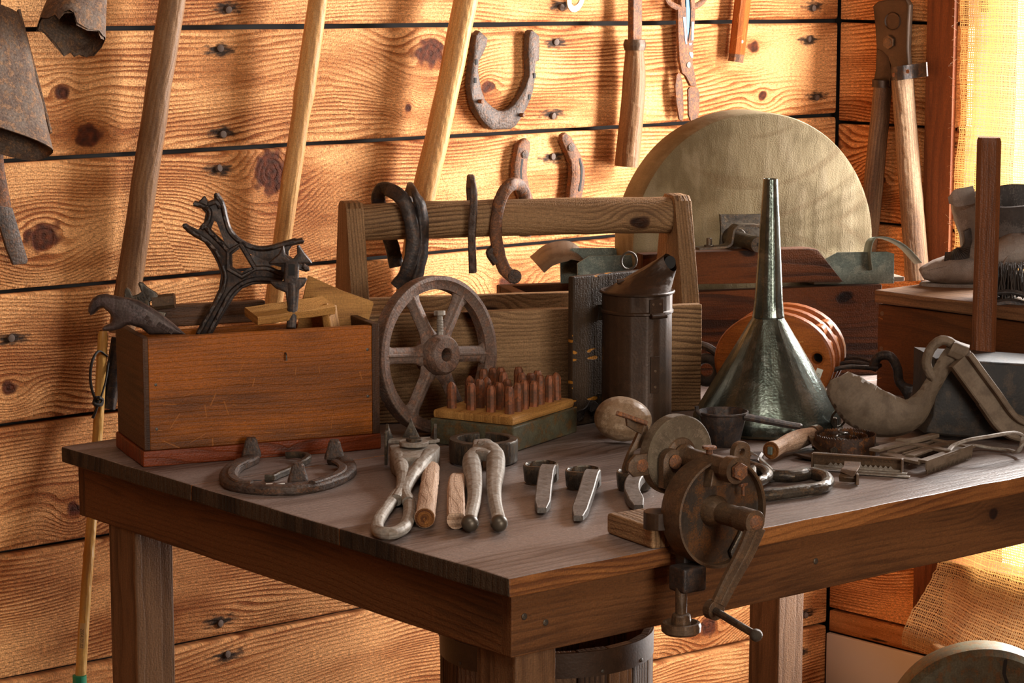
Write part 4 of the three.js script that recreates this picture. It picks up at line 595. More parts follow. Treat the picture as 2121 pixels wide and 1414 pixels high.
// ---------- number stamps in their block ----------
{
  const o = thing('stamp_block', 'green-grey wooden block with an orange top board, drilled to hold iron number stamps', 'block', [0.4983,0.78,-0.5048],17,0), W = 0.18, D = 0.136;
  part('base', rbox(W, 0.036, D, { r: 0.003, n: [10, 2, 8], wob: 0.0008, seed: 4 }).translate(W / 2, 0, -D / 2), M.paintedGreen, o);
  const cap = slab([[0.006, -0.006], [W - 0.006, -0.006], [W - 0.006, -D + 0.006], [0.006, -D + 0.006]].map(([x, y]) => [x, y]), 0.014, { bevel: 0.004, seg: 2 }).rotateX(-Math.PI / 2);
  part('top_board', grain(slab([[0.004, 0.004], [W - 0.004, 0.004], [W - 0.004, D - 0.004], [0.004, D - 0.004]], 0.013, { bevel: 0.004, seg: 2 }).rotateX(-Math.PI / 2), 'x').translate(0, 0.0425, 0), M.tanWood, o);
  const R = rng(31), y0 = 0.047;
  const stamp = (h, top, k) => { const s = 0.0062, c = [[s, -s * 0.45], [s, s * 0.45], [s * 0.45, s], [-s * 0.45, s], [-s, s * 0.45], [-s, -s * 0.45], [-s * 0.45, -s], [s * 0.45, -s]]; return merge(sweep([[0, 0, 0], [0, h * 0.82, 0], [0, h, 0]], c, { n: 24, up: [1, 0, 0], size: (t) => { const q = t > 0.8 ? 1 - (top ? 0.8 : 0.38) * ((t - 0.8) / 0.2) ** 2 : 1; return [q, q]; }, uoff: k * 0.05, crease: 0.4 })); };
  const kinds = [stamp(0.041, 0, 1), stamp(0.043, 0, 2), stamp(0.042, 1, 3)];
  const row = ['the front row', 'the second row', 'the third row', 'the rearmost row'], nth = ['first', 'second', 'third', 'fourth', 'fifth', 'sixth', 'seventh'], n = [0, 0, 0, 0];
  for (let j = 0; j < 4; j++) for (let i = 0; i < 7; i++) {
    if ((j === 1 && i === 3) || (j === 2 && (i === 3 || i === 5)) || (j === 3 && (i === 1 || i === 3))) continue;
    const x = 0.024 + i * 0.0222 + (R() - 0.5) * 0.002, z = -0.022 - j * 0.0305 + (R() - 0.5) * 0.003, a = rad(17), k = R() < 0.25 ? 2 : R() < 0.5 ? 1 : 0;
    const s = whole('number_stamp', kinds[k], M.stampIron, `rusty iron stamp in the drilled block, ${nth[n[j]]} from left in ${row[j]}`, 'stamp', [o.position.x + Math.cos(a) * x + Math.sin(a) * z, TY + y0 - 0.0005, o.position.z - Math.sin(a) * x + Math.cos(a) * z], 17 + (R() - 0.5) * 20, (R() - 0.5) * 3, 'iron number stamps in the block');
    s.scale.y = 0.94 + R() * 0.12; n[j]++;
  }
}

// ---------- bee smoker ----------
{
  const o = thing('bee_smoker', 'tall dark brown tin bee smoker with a slanted spout lid and a bellows board', 'smoker', [0.7609,0.78,-0.5284],-42.5,0), R = 0.05, H = 0.19;
  o.scale.y = 1.05;
  part('fire_pot', uneven(lathe([[0, 0], [R + 0.001, 0], [R + 0.0015, 0.003], [R + 0.0005, 0.006], [R, 0.16], [R + 0.0022, 0.1615], [R + 0.0022, 0.164], [R + 0.0004, 0.1655], [R + 0.0004, H - 0.004], [R + 0.0035, H - 0.0025], [R + 0.004, H - 0.0005], [R + 0.0025, H + 0.001], [R - 0.002, H]], 64, 0.5), 0.0005, 30, 2), M.brownTin, o);
  // slanted cone from the rim to the spout mouth
  const pos = [], uv = [], idx = [], n = 48, m = 14, tip = V(0.0462, 0.2295, 0.006), tn = V(0.8, 0.25, 0.55).normalize(), tu = V(-0.3, 1, 0).addScaledVector(tn, -V(-0.3, 1, 0).dot(tn)).normalize(), tv = tn.clone().cross(tu);
  for (let j = 0; j <= m; j++) for (let i = 0; i <= n; i++) { const a = (i / n) * 6.28319, t = j / m, c = V((R - 0.002) * Math.cos(a), H, -(R - 0.002) * Math.sin(a)); const q = tip.clone().addScaledVector(tu, 0.0125 * Math.sin(a + 2.6)).addScaledVector(tv, 0.0098 * Math.cos(a + 2.6)); q.set(tip.x + 0.0092 * Math.cos(a), tip.y + 0.0035 * Math.cos(a) * -2 + 0.0095 * Math.sin(a), tip.z - 0.0085 * Math.sin(a) * 0.3 + 0.004); const v = c.lerp(q, t); pos.push(v.x, v.y, v.z); uv.push(a * R, t * 0.1); }
  for (let j = 0; j < m; j++) for (let i = 0; i < n; i++) { const a = j * (n + 1) + i; idx.push(a, a + 1, a + n + 1, a + 1, a + n + 2, a + n + 1); }
  const g = new THREE.BufferGeometry(); g.setAttribute('position', new THREE.Float32BufferAttribute(pos, 3)); g.setAttribute('uv', new THREE.Float32BufferAttribute(uv, 2)); g.setIndex(idx);
  const lid = part('lid', toCreasedNormals(flat(g), 1.0), M.brownTin, o);
  part('spout_mouth', new THREE.CircleGeometry(0.0085, 20).scale(0.95, 1.05, 1), M.black, lid).position.set(tip.x, tip.y, tip.z + 0.0022);
  part('ring', new THREE.TorusGeometry(0.0118, 0.0017, 10, 36).rotateY(0.35), M.darkSteel, lid).position.set(-0.013, 0.232, 0.012);
  part('ring_lug', rbox(0.012, 0.006, 0.008, { r: 0.0015 }), M.brownTin, lid).position.set(-0.024, 0.2, 0.005);
  // hinge and straps on the right front of the pot
  const on = (x, y, g2, name, mm = M.brownTin) => { const a = Math.asin(x / R); const q = part(name, g2, mm, o); q.position.set(Math.sin(a) * R, y, Math.cos(a) * R); q.rotation.y = a; return q; };
  const hinge = on(0.0248, 0.161, rbox(0.0225, 0.022, 0.002, { r: 0.0006 }).translate(0, 0, 0.0012), 'hinge_plate');
  part('hinge_barrel', merge(cyl(0.0032, 0.026, 12).rotateZ(Math.PI / 2).translate(0.015, -0.001, 0.005), rbox(0.024, 0.006, 0.006, { r: 0.001 }).translate(0.001, -0.003, 0.003)), M.brownTin, hinge);
  for (const x of [-0.006, 0.006]) part('rivet', dome(0.0019, 0.0012, 8).rotateX(Math.PI / 2), M.brownIron, hinge).position.set(x, 0.0155, 0.0022);
  const strap = on(0.0235, 0.055, rbox(0.0145, 0.05, 0.0018, { r: 0.0005 }).translate(0, 0, 0.0008), 'strap');
  for (const y of [0.008, 0.03]) part('rivet', dome(0.0021, 0.0014, 8).rotateX(Math.PI / 2), M.brownIron, strap).position.set(0, y, 0.0018);
  // bellows behind on the left
  const b = part('bellows_board', rbox(0.135, 0.208, 0.0125, { r: 0.0035, n: [4, 4, 1], seed: 3, axis: 'y' }), M.bellows, o); b.position.set(0.004, 0.001, -0.016); b.rotation.y = rad(38); b.position.set(-0.043, 0.0, -0.05);
  part('leather_folds', uneven(rbox(0.075, 0.19, 0.03, { r: 0.01, n: [8, 8, 4], axis: 'y' }).translate(0.0, 0.006, -0.022), 0.003, 60, 1), M.leather, b);
  for (const y of [0.03, 0.155]) part('bracket', sweep([[-0.02, y, 0.007], [-0.005, y, 0.012], [0.01, y - 0.003, 0.014], [0.022, y - 0.004, 0.016]], rect(0.0016, 0.022, 0.05), { n: 16, up: [0, 1, 0] }), M.darkSteel, b);
  part('leather_tab', sweep([[-0.062, 0.012, 0.008], [-0.054, 0.02, 0.014], [-0.042, 0.028, 0.015], [-0.036, 0.022, 0.022], [-0.044, 0.014, 0.025]], rect(0.0018, 0.016, 0.05), { n: 24, up: [0.3, 1, 0.6] }), M.leather, b);
}
// ---------- egg-shaped stone ----------
{
  const g = new THREE.SphereGeometry(1, 48, 32); const p = g.attributes.position; for (let i = 0; i < p.count; i++) { const x = p.getX(i), k = 1 - 0.06 * x; p.setXYZ(i, x * 0.0405, p.getY(i) * 0.0315 * k, p.getZ(i) * 0.034 * k); }
  const uv = g.attributes.uv; for (let i = 0; i < uv.count; i++) uv.setXY(i, uv.getX(i) * 0.22, uv.getY(i) * 0.11);
  g.deleteAttribute('normal'); whole('egg_stone', uneven(toCreasedNormals(flat(g), 3), 0.0008, 20, 2), M.egg, 'smooth tan egg-shaped stone beside the bench grinder', 'stone', [...[0.658,0.78,-0.453].map((v, i) => v + [0, 0.0347, 0][i])], -38, 0).rotation.z = rad(-5);
}
// ---------- funnel ----------
{
  const o = thing('funnel', 'large tarnished tin funnel standing upside down with its spout pointing up', 'funnel', [0.9029,0.78,-0.4035],-42.5,0);
  part('cone', uneven(lathe([[0.1, 0.001], [0.1085, 0], [0.1095, 0.0015], [0.1085, 0.003], [0.107, 0.0045], [0.1065, 0.017], [0.105, 0.02], [0.088, 0.05], [0.065, 0.089], [0.042, 0.127], [0.0255, 0.155], [0.0225, 0.16]], 96, 0.45, 0.07), 0.0006, 26, 3), M.funnelTin, o);
  part('spout', uneven(lathe([[0.0225, 0.159], [0.0232, 0.162], [0.0225, 0.165], [0.0205, 0.185], [0.0102, 0.359], [0.0094, 0.3595], [0.0088, 0.357], [0.009, 0.33]], 48, 0.5, 0.016), 0.0004, 40, 5), M.funnelTin, o);
  part('spout_mouth', cyl(0.0088, 0.002, 20), M.black, o).position.y = 0.345;
  const a = rad(58), h = part('hanging_ring', new THREE.TorusGeometry(0.013, 0.0018, 8, 28), M.darkSteel, o); h.position.set(Math.sin(a) * 0.114, 0.0235, Math.cos(a) * 0.114); h.rotation.set(0.2, rad(30), 0);
  part('ring_lug', rbox(0.008, 0.014, 0.012, { r: 0.003 }), M.darkSteel, o).position.set(Math.sin(a) * 0.107, 0.01, Math.cos(a) * 0.107);
}
// ---------- little melting pot ----------
{
  const o = thing('melting_pot', 'small black iron melting pot with a long side handle in front of the funnel', 'pot', [0.7507,0.78,-0.3489],-42.5,0);
  part('bowl', uneven(lathe([[0, 0], [0.021, 0], [0.023, 0.002], [0.033, 0.045], [0.0355, 0.0465], [0.0355, 0.0485], [0.0335, 0.049], [0.031, 0.046], [0.02, 0.006], [0, 0.005]], 48, 0.6), 0.0005, 50, 4), M.blackIron, o);
  part('handle', sweep([[0.028, 0.043, 0.012], [0.06, 0.0375, 0.016], [0.1, 0.031, 0.02], [0.108, 0.0305, 0.021]], ring(1, 1, 12), { n: 30, up: [0, 1, 0], size: (t) => { const k = lerp(0.007, 0.0062, t) * (t > 0.97 ? 0.6 : 1); return [k * 1.25, k * 0.75]; } }), M.blackIron, o);
  part('pouring_lug', sweep([[-0.028, 0.044, 0.01], [-0.037, 0.05, 0.014], [-0.038, 0.058, 0.014]], ring(0.0035, 0.003, 8), { n: 8 }), M.blackIron, o);
}
// ---------- three-sheave wooden pulley block ----------
{
  const o = thing('pulley_block', 'orange-brown wooden pulley block with three rounded cheeks lying behind the funnel', 'pulley block', [1.0006,0.78,-0.4795],-59,0);
  const cheek = (s) => circle(0, 0.075, 0.0905 * s, 40, 0.0745 * s);
  const [h1, h2] = [[-0.0697,0.0993],[0.0655,0.0827]];
  for (let i = 0; i < 3; i++) part('cheek', slab(cheek(1), 0.022, { bevel: 0.0045, seg: 3, holes: i ? [] : [circle(h1[0], h1[1], 0.0075, 14), circle(h2[0], h2[1], 0.0075, 14)] }), M.pulleyWood, o).position.z = -0.011 - i * 0.05;
  for (let i = 0; i < 2; i++) { part('sheave', move(cyl(0.058, 0.022, 40).rotateX(Math.PI / 2), 0, 0.075, -0.011), M.boxWood, o).position.z = -0.036 - i * 0.05; for (const [x, y] of [[-0.074, 0.1], [0.076, 0.096], [0.066, 0.118], [0.0, 0.018]]) part('spacer', cyl(0.011, 0.028, 16).rotateX(Math.PI / 2), M.pulleyWood, o).position.set(x * 0.93, y, -0.05 - i * 0.05); }
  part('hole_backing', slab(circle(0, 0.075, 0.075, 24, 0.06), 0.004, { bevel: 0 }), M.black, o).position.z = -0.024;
  for (const z of [-0.02, -0.07, -0.11]) part('iron_strop', sweep([[0.06, 0.05, z], [0.1, 0.068, z], [0.15, 0.066, lerp(z, -0.05, 0.7)]], ring(0.0035, 0.0035, 8), { n: 16 }), M.blackIron, o);
  part('hook', sweep([[0.14, 0.062, -0.05], [0.15, 0.082, -0.05], [0.166, 0.084, -0.05], [0.178, 0.066, -0.05], [0.182, 0.045, -0.05], [0.2, 0.03, -0.05], [0.235, 0.012, -0.045]], ring(1, 1, 14), { n: 40, size: (t) => { const k = 0.007 + 0.015 * sstep(0.6, 0.85, t) - 0.01 * sstep(0.9, 1, t); return [k, 0.0062]; }, up: [0, 0.3, 1] }), M.blackIron, o);
  part('iron_strop', sweep([[-0.075, 0.06, -0.05], [-0.11, 0.085, -0.05], [-0.135, 0.09, -0.05]], ring(0.006, 0.006, 10), { n: 14 }), M.blackIron, o);
  part('iron_eye', new THREE.TorusGeometry(0.018, 0.008, 10, 28), M.blackIron, o).position.set(-0.112, 0.05, -0.05);
  // paper tag with its number
  const cv = document.createElement('canvas'); cv.width = 128; cv.height = 40; const x = cv.getContext('2d'); x.fillStyle = '#d9d6c8'; x.fillRect(0, 0, 128, 40); x.fillStyle = '#4a4640'; x.font = 'italic 25px sans-serif'; x.textBaseline = 'middle'; x.fillText('2019.0', 20, 21);
  const tx = new THREE.CanvasTexture(cv); tx.colorSpace = THREE.SRGBColorSpace;
  const [qx, qy] = [[0.0703,0.0539]][0]; const tg = new THREE.PlaneGeometry(0.03, 0.0095), lab = part('paper_tag', tg, new THREE.MeshStandardMaterial({ map: tx, roughness: 0.7 }), o); lab.position.set(qx - 0.004, qy, 0.0008); lab.rotation.z = rad(72);
}
// ---------- grindstone in its trough ----------
{
  const s = thing('grindstone', 'big round tan grindstone standing in a dark wooden trough in the corner', 'grindstone', [1.2697,0.9913,-0.7864],-24,0), R = 0.2125;
  const prof = [[0.0001, 0.042], [R - 0.006, 0.043], [R - 0.0015, 0.041], [R, 0.037], [R, -0.037], [R - 0.0015, -0.041], [R - 0.006, -0.043], [0.0001, -0.042]].reverse();
  const g = lathe(prof, 96, 0.5).rotateX(Math.PI / 2); grain(g, 'x', [0.24, 0.25]);
  part('stone', uneven(g, 0.0016, 9, 2), M.stone, s);
  const plate = part('axle_plate', uneven(slab([[-0.0631,0.0497],[-0.036,0.0482],[-0.0069,0.0484],[0.0204,0.0478],[0.0297,0.0445],[0.0318,-0.0086],[-0.0595,-0.0057],[-0.0619,-0.0029],[-0.0603,0.0217]], 0.006, { bevel: 0.002 }), 0.0008, 60, 3), M.darkSteel, s); plate.position.z = 0.043;
  const [ax, ay] = [[0.007,-0.0042]][0].map((v, i) => v + [-0.048, 0.015][i]);
  part('axle', merge(cyl(0.0125, 0.108, 24).rotateX(Math.PI / 2), move(cyl(0.018, 0.022, 24).rotateX(Math.PI / 2), 0, 0, 0)), M.darkSteel, s).position.set(ax, ay, 0.042);
  part('axle_centre', cyl(0.003, 0.001, 12).rotateX(Math.PI / 2), M.black, s).position.set(ax, ay, 0.1502);
}
{
  const o = thing('grindstone_trough', 'long dark red-brown wooden trough holding the grindstone on the table', 'trough', [1.3752,0.78,-0.5919],-26,0);
  const H = 0.148, L = 0.6, D = 0.175;
  part('front_board', rbox(L, H, 0.022, { r: 0.002, n: [16, 3, 1], wob: 0.0012, seed: 2 }).translate(-L / 2 + 0.01, 0, -0.011), M.troughWood, o);
  part('back_board', rbox(L, H, 0.022, { r: 0.002, seed: 3 }).translate(-L / 2 + 0.01, 0, -D + 0.011), M.troughWood, o);
  part('end_board', rbox(D - 0.046, H, 0.02, { r: 0.002, seed: 4 }).rotateY(Math.PI / 2).translate(0, 0, -D / 2), M.troughWood, o);
  part('end_board', rbox(D - 0.046, H, 0.02, { r: 0.002, seed: 5 }).rotateY(Math.PI / 2).translate(-L + 0.02, 0, -D / 2), M.troughWood, o);
  part('top_ledge', rbox(0.16, 0.008, D - 0.03, { r: 0.002, n: [6, 1, 4], wob: 0.0008, seed: 9 }).translate(-0.02, H, -D / 2 - 0.008), M.dustyIron, o);
  const up = slab([[-0.4019,0.162],[-0.4023,0.2102],[-0.3135,0.211],[-0.1824,0.2113],[-0.1226,0.2109],[-0.1058,0.2088],[-0.0603,0.1549]], 0.03, { bevel: 0.0015 });
  part('bearing_block', uneven(grain(up, 'x'), 0.0006, 20, 3), M.troughWood, o).position.z = -0.012;
  // bent bearing strap over the axle
  const st = [[-0.3155,0.2163],[-0.2879,0.2176],[-0.2683,0.2187],[-0.2614,0.2228],[-0.2593,0.2336],[-0.2564,0.2455],[-0.2502,0.2503],[-0.2329,0.251],[-0.2119,0.2491],[-0.2037,0.2438],[-0.2011,0.2296],[-0.1986,0.2175],[-0.181,0.2147]];
  part('bearing_strap', sweep(st.map(([x, y]) => [x, y + 0.002, 0.012]), rect(0.0035, 0.024, 0.08), { n: 60, up: [0, 0, 1] }), M.darkSteel, o);
  part('bearing_bolt', merge(cyl(0.008, 0.006, 6), move(cyl(0.0045, 0.012, 10), 0, 0.005, 0)), M.darkSteel, o).position.set(...[[-0.2948,0.2173]][0], 0.012);
}
// sheet metal and scraps about the trough
{
  const sheet = (name, label, pts, w, m, up, n = 24) => { const c = pts[0]; return whole(name, sweep(pts.map((p) => p.map((v, i) => v - c[i])), rect(0.0014, w, 0.05), { n, up, crease: 1.2 }), m, label, 'sheet metal', c, 0, 0, 'tin scraps about the grindstone trough'); };
  sheet('tin_sheet', 'curled brown sheet of tin lying across the left end of the trough', [[0.9811,0.9582,-0.9754], [0.999,0.9745,-0.9624], [1.0226,0.9799,-0.9419], [1.0334,0.9721,-0.9304], [1.0402,0.9598,-0.9216]], 0.09, M.dustyIron, [0.55, 0.25, -0.8]);
  sheet('tin_sheet', 'pale curled tin strip at the right end of the trough, its corner in the air', [[1.3774,0.9489,-0.6104], [1.3788,0.9799,-0.6155], [1.3861,1,-0.613], [1.3989,1.0016,-0.6015], [1.4196,0.9892,-0.58], [1.4374,0.9605,-0.5577]], 0.075, M.tin, [0.62, -0.12, -0.7]);
  const plate = (label, x, y, d, w, h, yaw, tilt) => whole('tin_plate', slab([[-w / 2, 0], [w / 2, 0], [w / 2, h * 0.93], [w / 2 - 0.012, h], [-w / 2 + 0.02, h], [-w / 2, h * 0.8]], 0.002, { bevel: 0.0006 }), M.tin, label, 'tin plate', [x, y, d], yaw, tilt, 'tin plates in the trough');
  plate('greenish tin plate standing in the trough against the grindstone left edge', ...[1.0486,0.9167,-0.9187], 0.1, 0.068, -35, -8);
  plate('tarnished tin plate with a clipped corner behind the smoker ring', ...[1.0287,0.9245,-0.8563], 0.105, 0.055, -30, -4);
  plate('mottled grey tin plate standing at the right end of the bearing block', ...[1.3636,0.9272,-0.6185], 0.115, 0.052, -35, -3);
  const c = [1.0535,0.956,-0.8126], o = whole('curved_wood_piece', uneven(slab([[-0.03, -0.03], [0.03, -0.03], [0.034, 0.024], [0.012, 0.02], [-0.012, 0.006]], 0.02, { bevel: 0.002 }), 0.0006, 40, 1), M.legWood, 'small curved brown wood piece between the smoker spout and the tote end', 'wood scrap', c, -35, 0);
}
// ---------- dark chest along the side wall and what stands on it ----------
{
  const o = thing('dark_chest', 'long dark brown wooden chest at the right end of the table under the boots', 'chest', [1.2475,0.78,-0.4837], -90), H = 0.16;
  part('front_panel', rbox(0.62, H - 0.021, 0.02, { r: 0.0015, n: [10, 3, 1], wob: 0.0005, seed: 1 }).translate(0.31, 0, -0.01), M.darkBoxWood, o);
  part('end_panel', rbox(0.2, H - 0.021, 0.02, { r: 0.0015, seed: 2 }).rotateY(Math.PI / 2).translate(0.01, 0, -0.12), M.darkBoxWood, o);
  part('end_panel', rbox(0.2, H - 0.021, 0.02, { r: 0.0015, seed: 2 }).rotateY(Math.PI / 2).translate(0.61, 0, -0.12), M.darkBoxWood, o);
  part('back_panel', rbox(0.62, H - 0.021, 0.02, { r: 0.0015, seed: 3 }).translate(0.31, 0, -0.23), M.darkBoxWood, o);
  part('lid', rbox(0.63, 0.02, 0.25, { r: 0.003, n: [14, 1, 4], wob: 0.0012, seed: 4 }).translate(0.312, H - 0.019, -0.118), M.legWood, o);
  for (const y of [0.125, 0.07]) part('nail', dome(0.0035, 0.0015).rotateX(Math.PI / 2), M.brownIron, o).position.set(0.008, y, 0);
}
{
  const o = thing('boot', 'dusty old leather boot with its toe to the left on the dark chest', 'boot', [1.3655,0.9336,-0.4534],-42.5,0, 'old boots on the chest');
  const X = (px) => (px - 1950) * 0.00076, Y = (py) => -(py - 600) * 0.000768;
  const loft = (S, seg = 28) => { const pos = [], uv = [], idx = []; S.forEach(([x, y, rx, ry, rz, tilt = 0], j) => { for (let i = 0; i <= seg; i++) { const a = (i / seg) * 6.28319, c = Math.cos(a), s = Math.sin(a); const dx = c * rx, q = V(dx * Math.cos(tilt), dx * Math.sin(tilt), s * rz); pos.push(x + q.x, y + q.y, q.z); uv.push(i * 0.008, j * 0.02); } }); for (let j = 0; j < S.length - 1; j++) for (let i = 0; i < seg; i++) { const a = j * (seg + 1) + i; idx.push(a, a + seg + 1, a + 1, a + 1, a + seg + 1, a + seg + 2); } const g = new THREE.BufferGeometry(); g.setAttribute('position', new THREE.Float32BufferAttribute(pos, 3)); g.setAttribute('uv', new THREE.Float32BufferAttribute(uv, 2)); g.setIndex(idx); return toCreasedNormals(flat(g), 1.2); };
  // foot: sections across the length from toe to heel
  const foot = (S) => sweep(S.map(([x, y]) => [x, y, 0]), ring(1, 1, 24, 2.3), { n: 48, up: [0, 1, 0], crease: 1.3, size: (t) => { const f = t * (S.length - 1), i = Math.min(S.length - 2, Math.floor(f)), k = f - i; return [lerp(S[i][2], S[i + 1][2], k), lerp(S[i][3], S[i + 1][3], k)]; } });
  part('vamp', uneven(foot([[X(1908), Y(568), 0.012, 0.009], [X(1914), Y(565), 0.026, 0.018], [X(1932), Y(562), 0.036, 0.023], [X(1955), Y(560), 0.038, 0.0255], [X(1985), Y(558), 0.036, 0.026], [X(2030), Y(556), 0.034, 0.028], [X(2075), Y(560), 0.034, 0.03], [X(2098), Y(562), 0.018, 0.02]]), 0.0012, 30, 3), M.dustyLeather, o);
  const sole = (y, h, k, m) => { const q = []; for (let i = 0; i < 40; i++) { const a = (i / 40) * 6.28319; q.push([X(2004) + Math.cos(a) * 0.076 * k, Math.sin(a) * (0.036 - 0.005 * Math.cos(a + 2)) * k]); } part('sole', slab(q, h, { bevel: 0.002 }).rotateX(-Math.PI / 2), m, o).position.y = y; };
  sole(Y(592), 0.012, 1.0, M.dustyLeather); sole(Y(604), 0.012, 1.03, M.leather);
  part('shaft', uneven(loft([[X(2035), Y(548), 0.04, 0, 0.034, -0.1], [X(2030), Y(520), 0.032, 0, 0.032, -0.1], [X(2029), Y(490), 0.034, 0, 0.033, -0.05], [X(2028), Y(460), 0.042, 0, 0.036, 0], [X(2026), Y(430), 0.046, 0, 0.038, 0.05], [X(2028), Y(402), 0.048, 0, 0.04, 0.02], [X(2028), Y(401), 0.0455, 0, 0.0375, 0.02], [X(2027), Y(440), 0.043, 0, 0.035, 0]]), 0.002, 22, 5), M.dustyLeather, o);
  part('collar_flap', uneven(sweep([[X(1957), Y(414), 0.018], [X(1968), Y(408), 0.03], [X(1985), Y(404), 0.036], [X(2005), Y(400), 0.037]], rect(0.028, 0.003, 0.1), { n: 16, up: [0.1, 0.3, 1], size: (t) => [0.4 + 0.6 * sstep(0, 0.4, t), 1] }), 0.001, 40, 2), M.dustyLeather, o);
  part('tongue', sweep([[X(1952), Y(534), 0.014], [X(1972), Y(530), 0.02], [X(1990), Y(518), 0.024], [X(1998), Y(495), 0.03], [X(1994), Y(470), 0.033]], rect(0.026, 0.004, 0.2), { n: 24, up: [0.5, 0.5, 0.6] }), M.leather, o);
  part('welt_stitching', merge(...Array.from({ length: 30 }, (_, i) => { const t = i / 29, x = X(1916 + t * 92), y = Y(551 - 12 * Math.sin(t * 2.2)); return rbox(0.0015, 0.0006, 0.0006, { r: 0.0002, mid: true }).translate(x, y - 0.004, 0.0235 + 0.006 * Math.sin(t * 3)); })), M.black, o);
}
{
  const o = thing('boot', 'crumpled dark leather boot with a wide open top at the right edge', 'boot', [1.3476,0.9615,-0.2973],-42.5,0, 'old boots on the chest');
  const X = (px) => (px - 2105) * 0.000736, Y = (py) => -(py - 585) * 0.000744;
  const loft = (S, seg = 32) => { const pos = [], uv = [], idx = []; S.forEach(([x, y, z, rx, rz, tl], j) => { for (let i = 0; i <= seg; i++) { const a = (i / seg) * 6.28319; const dx = Math.cos(a) * rx; pos.push(x + dx * Math.cos(tl), y + dx * Math.sin(tl) + Math.sin(a) * -0.012, z + Math.sin(a) * rz); uv.push(i * 0.008, j * 0.02); } }); for (let j = 0; j < S.length - 1; j++) for (let i = 0; i < seg; i++) { const a = j * (seg + 1) + i; idx.push(a, a + seg + 1, a + 1, a + 1, a + seg + 1, a + seg + 2); } const g = new THREE.BufferGeometry(); g.setAttribute('position', new THREE.Float32BufferAttribute(pos, 3)); g.setAttribute('uv', new THREE.Float32BufferAttribute(uv, 2)); g.setIndex(idx); return toCreasedNormals(flat(g), 1.2); };
  part('shaft', uneven(loft([[X(2120), Y(520), -0.03, 0.042, 0.03, 0], [X(2115), Y(490), -0.035, 0.046, 0.034, 0.1], [X(2112), Y(455), -0.04, 0.056, 0.04, 0.1], [X(2112), Y(412), -0.045, 0.064, 0.05, 0.08], [X(2112), Y(410), -0.045, 0.061, 0.047, 0.08], [X(2113), Y(470), -0.04, 0.05, 0.036, 0.05]]), 0.003, 20, 8), M.leather, o);
  part('vamp', uneven(sweep([[X(2045), Y(540), 0], [X(2062), Y(530), 0.002], [X(2085), Y(522), 0.003], [X(2120), Y(518), 0], [X(2165), Y(530), -0.005]], ring(1, 1, 24), { n: 40, up: [0, 1, 0], crease: 1.3, size: (t) => [lerp(0.022, 0.034, sstep(0, 0.4, t)), lerp(0.016, 0.027, sstep(0, 0.5, t))] }), 0.0035, 45, 4), M.dustyLeather, o);
  for (let i = 0; i < 3; i++) part('strap', sweep([[X(2066 + i * 5), Y(556 - i * 3), 0.024], [X(2078 + i * 3), Y(528 - i * 5), 0.033 - i * 0.001], [X(2098), Y(515 - i * 4), 0.03], [X(2116 - i * 2), Y(532 - i * 2), 0.03], [X(2118 - i * 4), Y(552), 0.028]], ring(0.003, 0.0022, 8), { n: 30 }), M.dustyLeather, o);
  part('sole', slab(circle(X(2110), -0.004, 0.06, 28, 0.03), 0.012, { bevel: 0.002 }).rotateX(-Math.PI / 2), M.leather, o).position.y = Y(572);
}
{
  const o = thing('bristle_brush', 'worn brush with black bristles upwards in front of the boots', 'brush', [1.2762,0.9383,-0.2481],-46,0), R = rng(17);
  part('back', uneven(sweep([[-0.045, 0.0, 0], [-0.01, 0.006, 0], [0.03, -0.001, 0], [0.09, -0.005, 0]], rect(0.034, 0.012, 0.3), { n: 30, up: [0, 1, 0] }), 0.0008, 40, 2), M.blackIron, o);
  part('back', sweep([[-0.045, 0.018, 0], [-0.01, 0.022, 0], [0.03, 0.014, 0], [0.09, 0.01, 0]], rect(0.04, 0.008, 0.4), { n: 30, up: [0, 1, 0] }), M.leather, o);
  const t = new THREE.CylinderGeometry(0.0006, 0.0012, 0.048, 4), B = [];
  for (let i = 0; i < 360; i++) { const u = R(), v = R() - 0.5, x = -0.042 + u * 0.13, l = 0.8 + R() * 0.35; B.push(t.clone().scale(1, l, 1).rotateZ((R() - 0.5) * 0.35).rotateX((R() - 0.5) * 0.3).translate(x, 0.038, v * 0.032)); }
  const b = part('bristles', merge(...B), M.bristle, o); b.userData.kind = 'stuff';
}
{
  const o = thing('black_block', 'heavy black iron block with peeling paint under the square wooden post', 'iron block', [1.0056,0.7904,-0.1584],-36,0);
  part('body', uneven(slab([[-0.0208,0.1082],[0.018,0.1055],[0.0668,0.1019],[0.1157,0.0975],[0.1578,0.094],[0.1613,-0.0104],[0.098,-0.009],[0.042,-0.0064],[0.0001,-0.0035],[-0.0334,0.0021],[-0.0308,0.0096],[-0.0229,0.0253],[-0.0212,0.0679]], 0.11, { bevel: 0.004, seg: 3 }), 0.0018, 22, 4), M.blackPaint, o).position.z = -0.05;
}
{
  const a = [1.1378,0.8787,-0.198], o = thing('wooden_post', 'square reddish wooden post with chamfered corners standing on the black block', 'post', a, -52);
  part('shaft', sweep([[0, 0, 0], [0.0005, 0.16, 0], [0, 0.3155, 0], [0, 0.3195, 0]], rect(0.034, 0.034, 0.18), { n: 60, up: [0, 0, 1], size: (t) => { const k = t > 0.985 ? 0.9 : 1; return [k, k]; }, crease: 0.4 }), M.redPost, o);
}
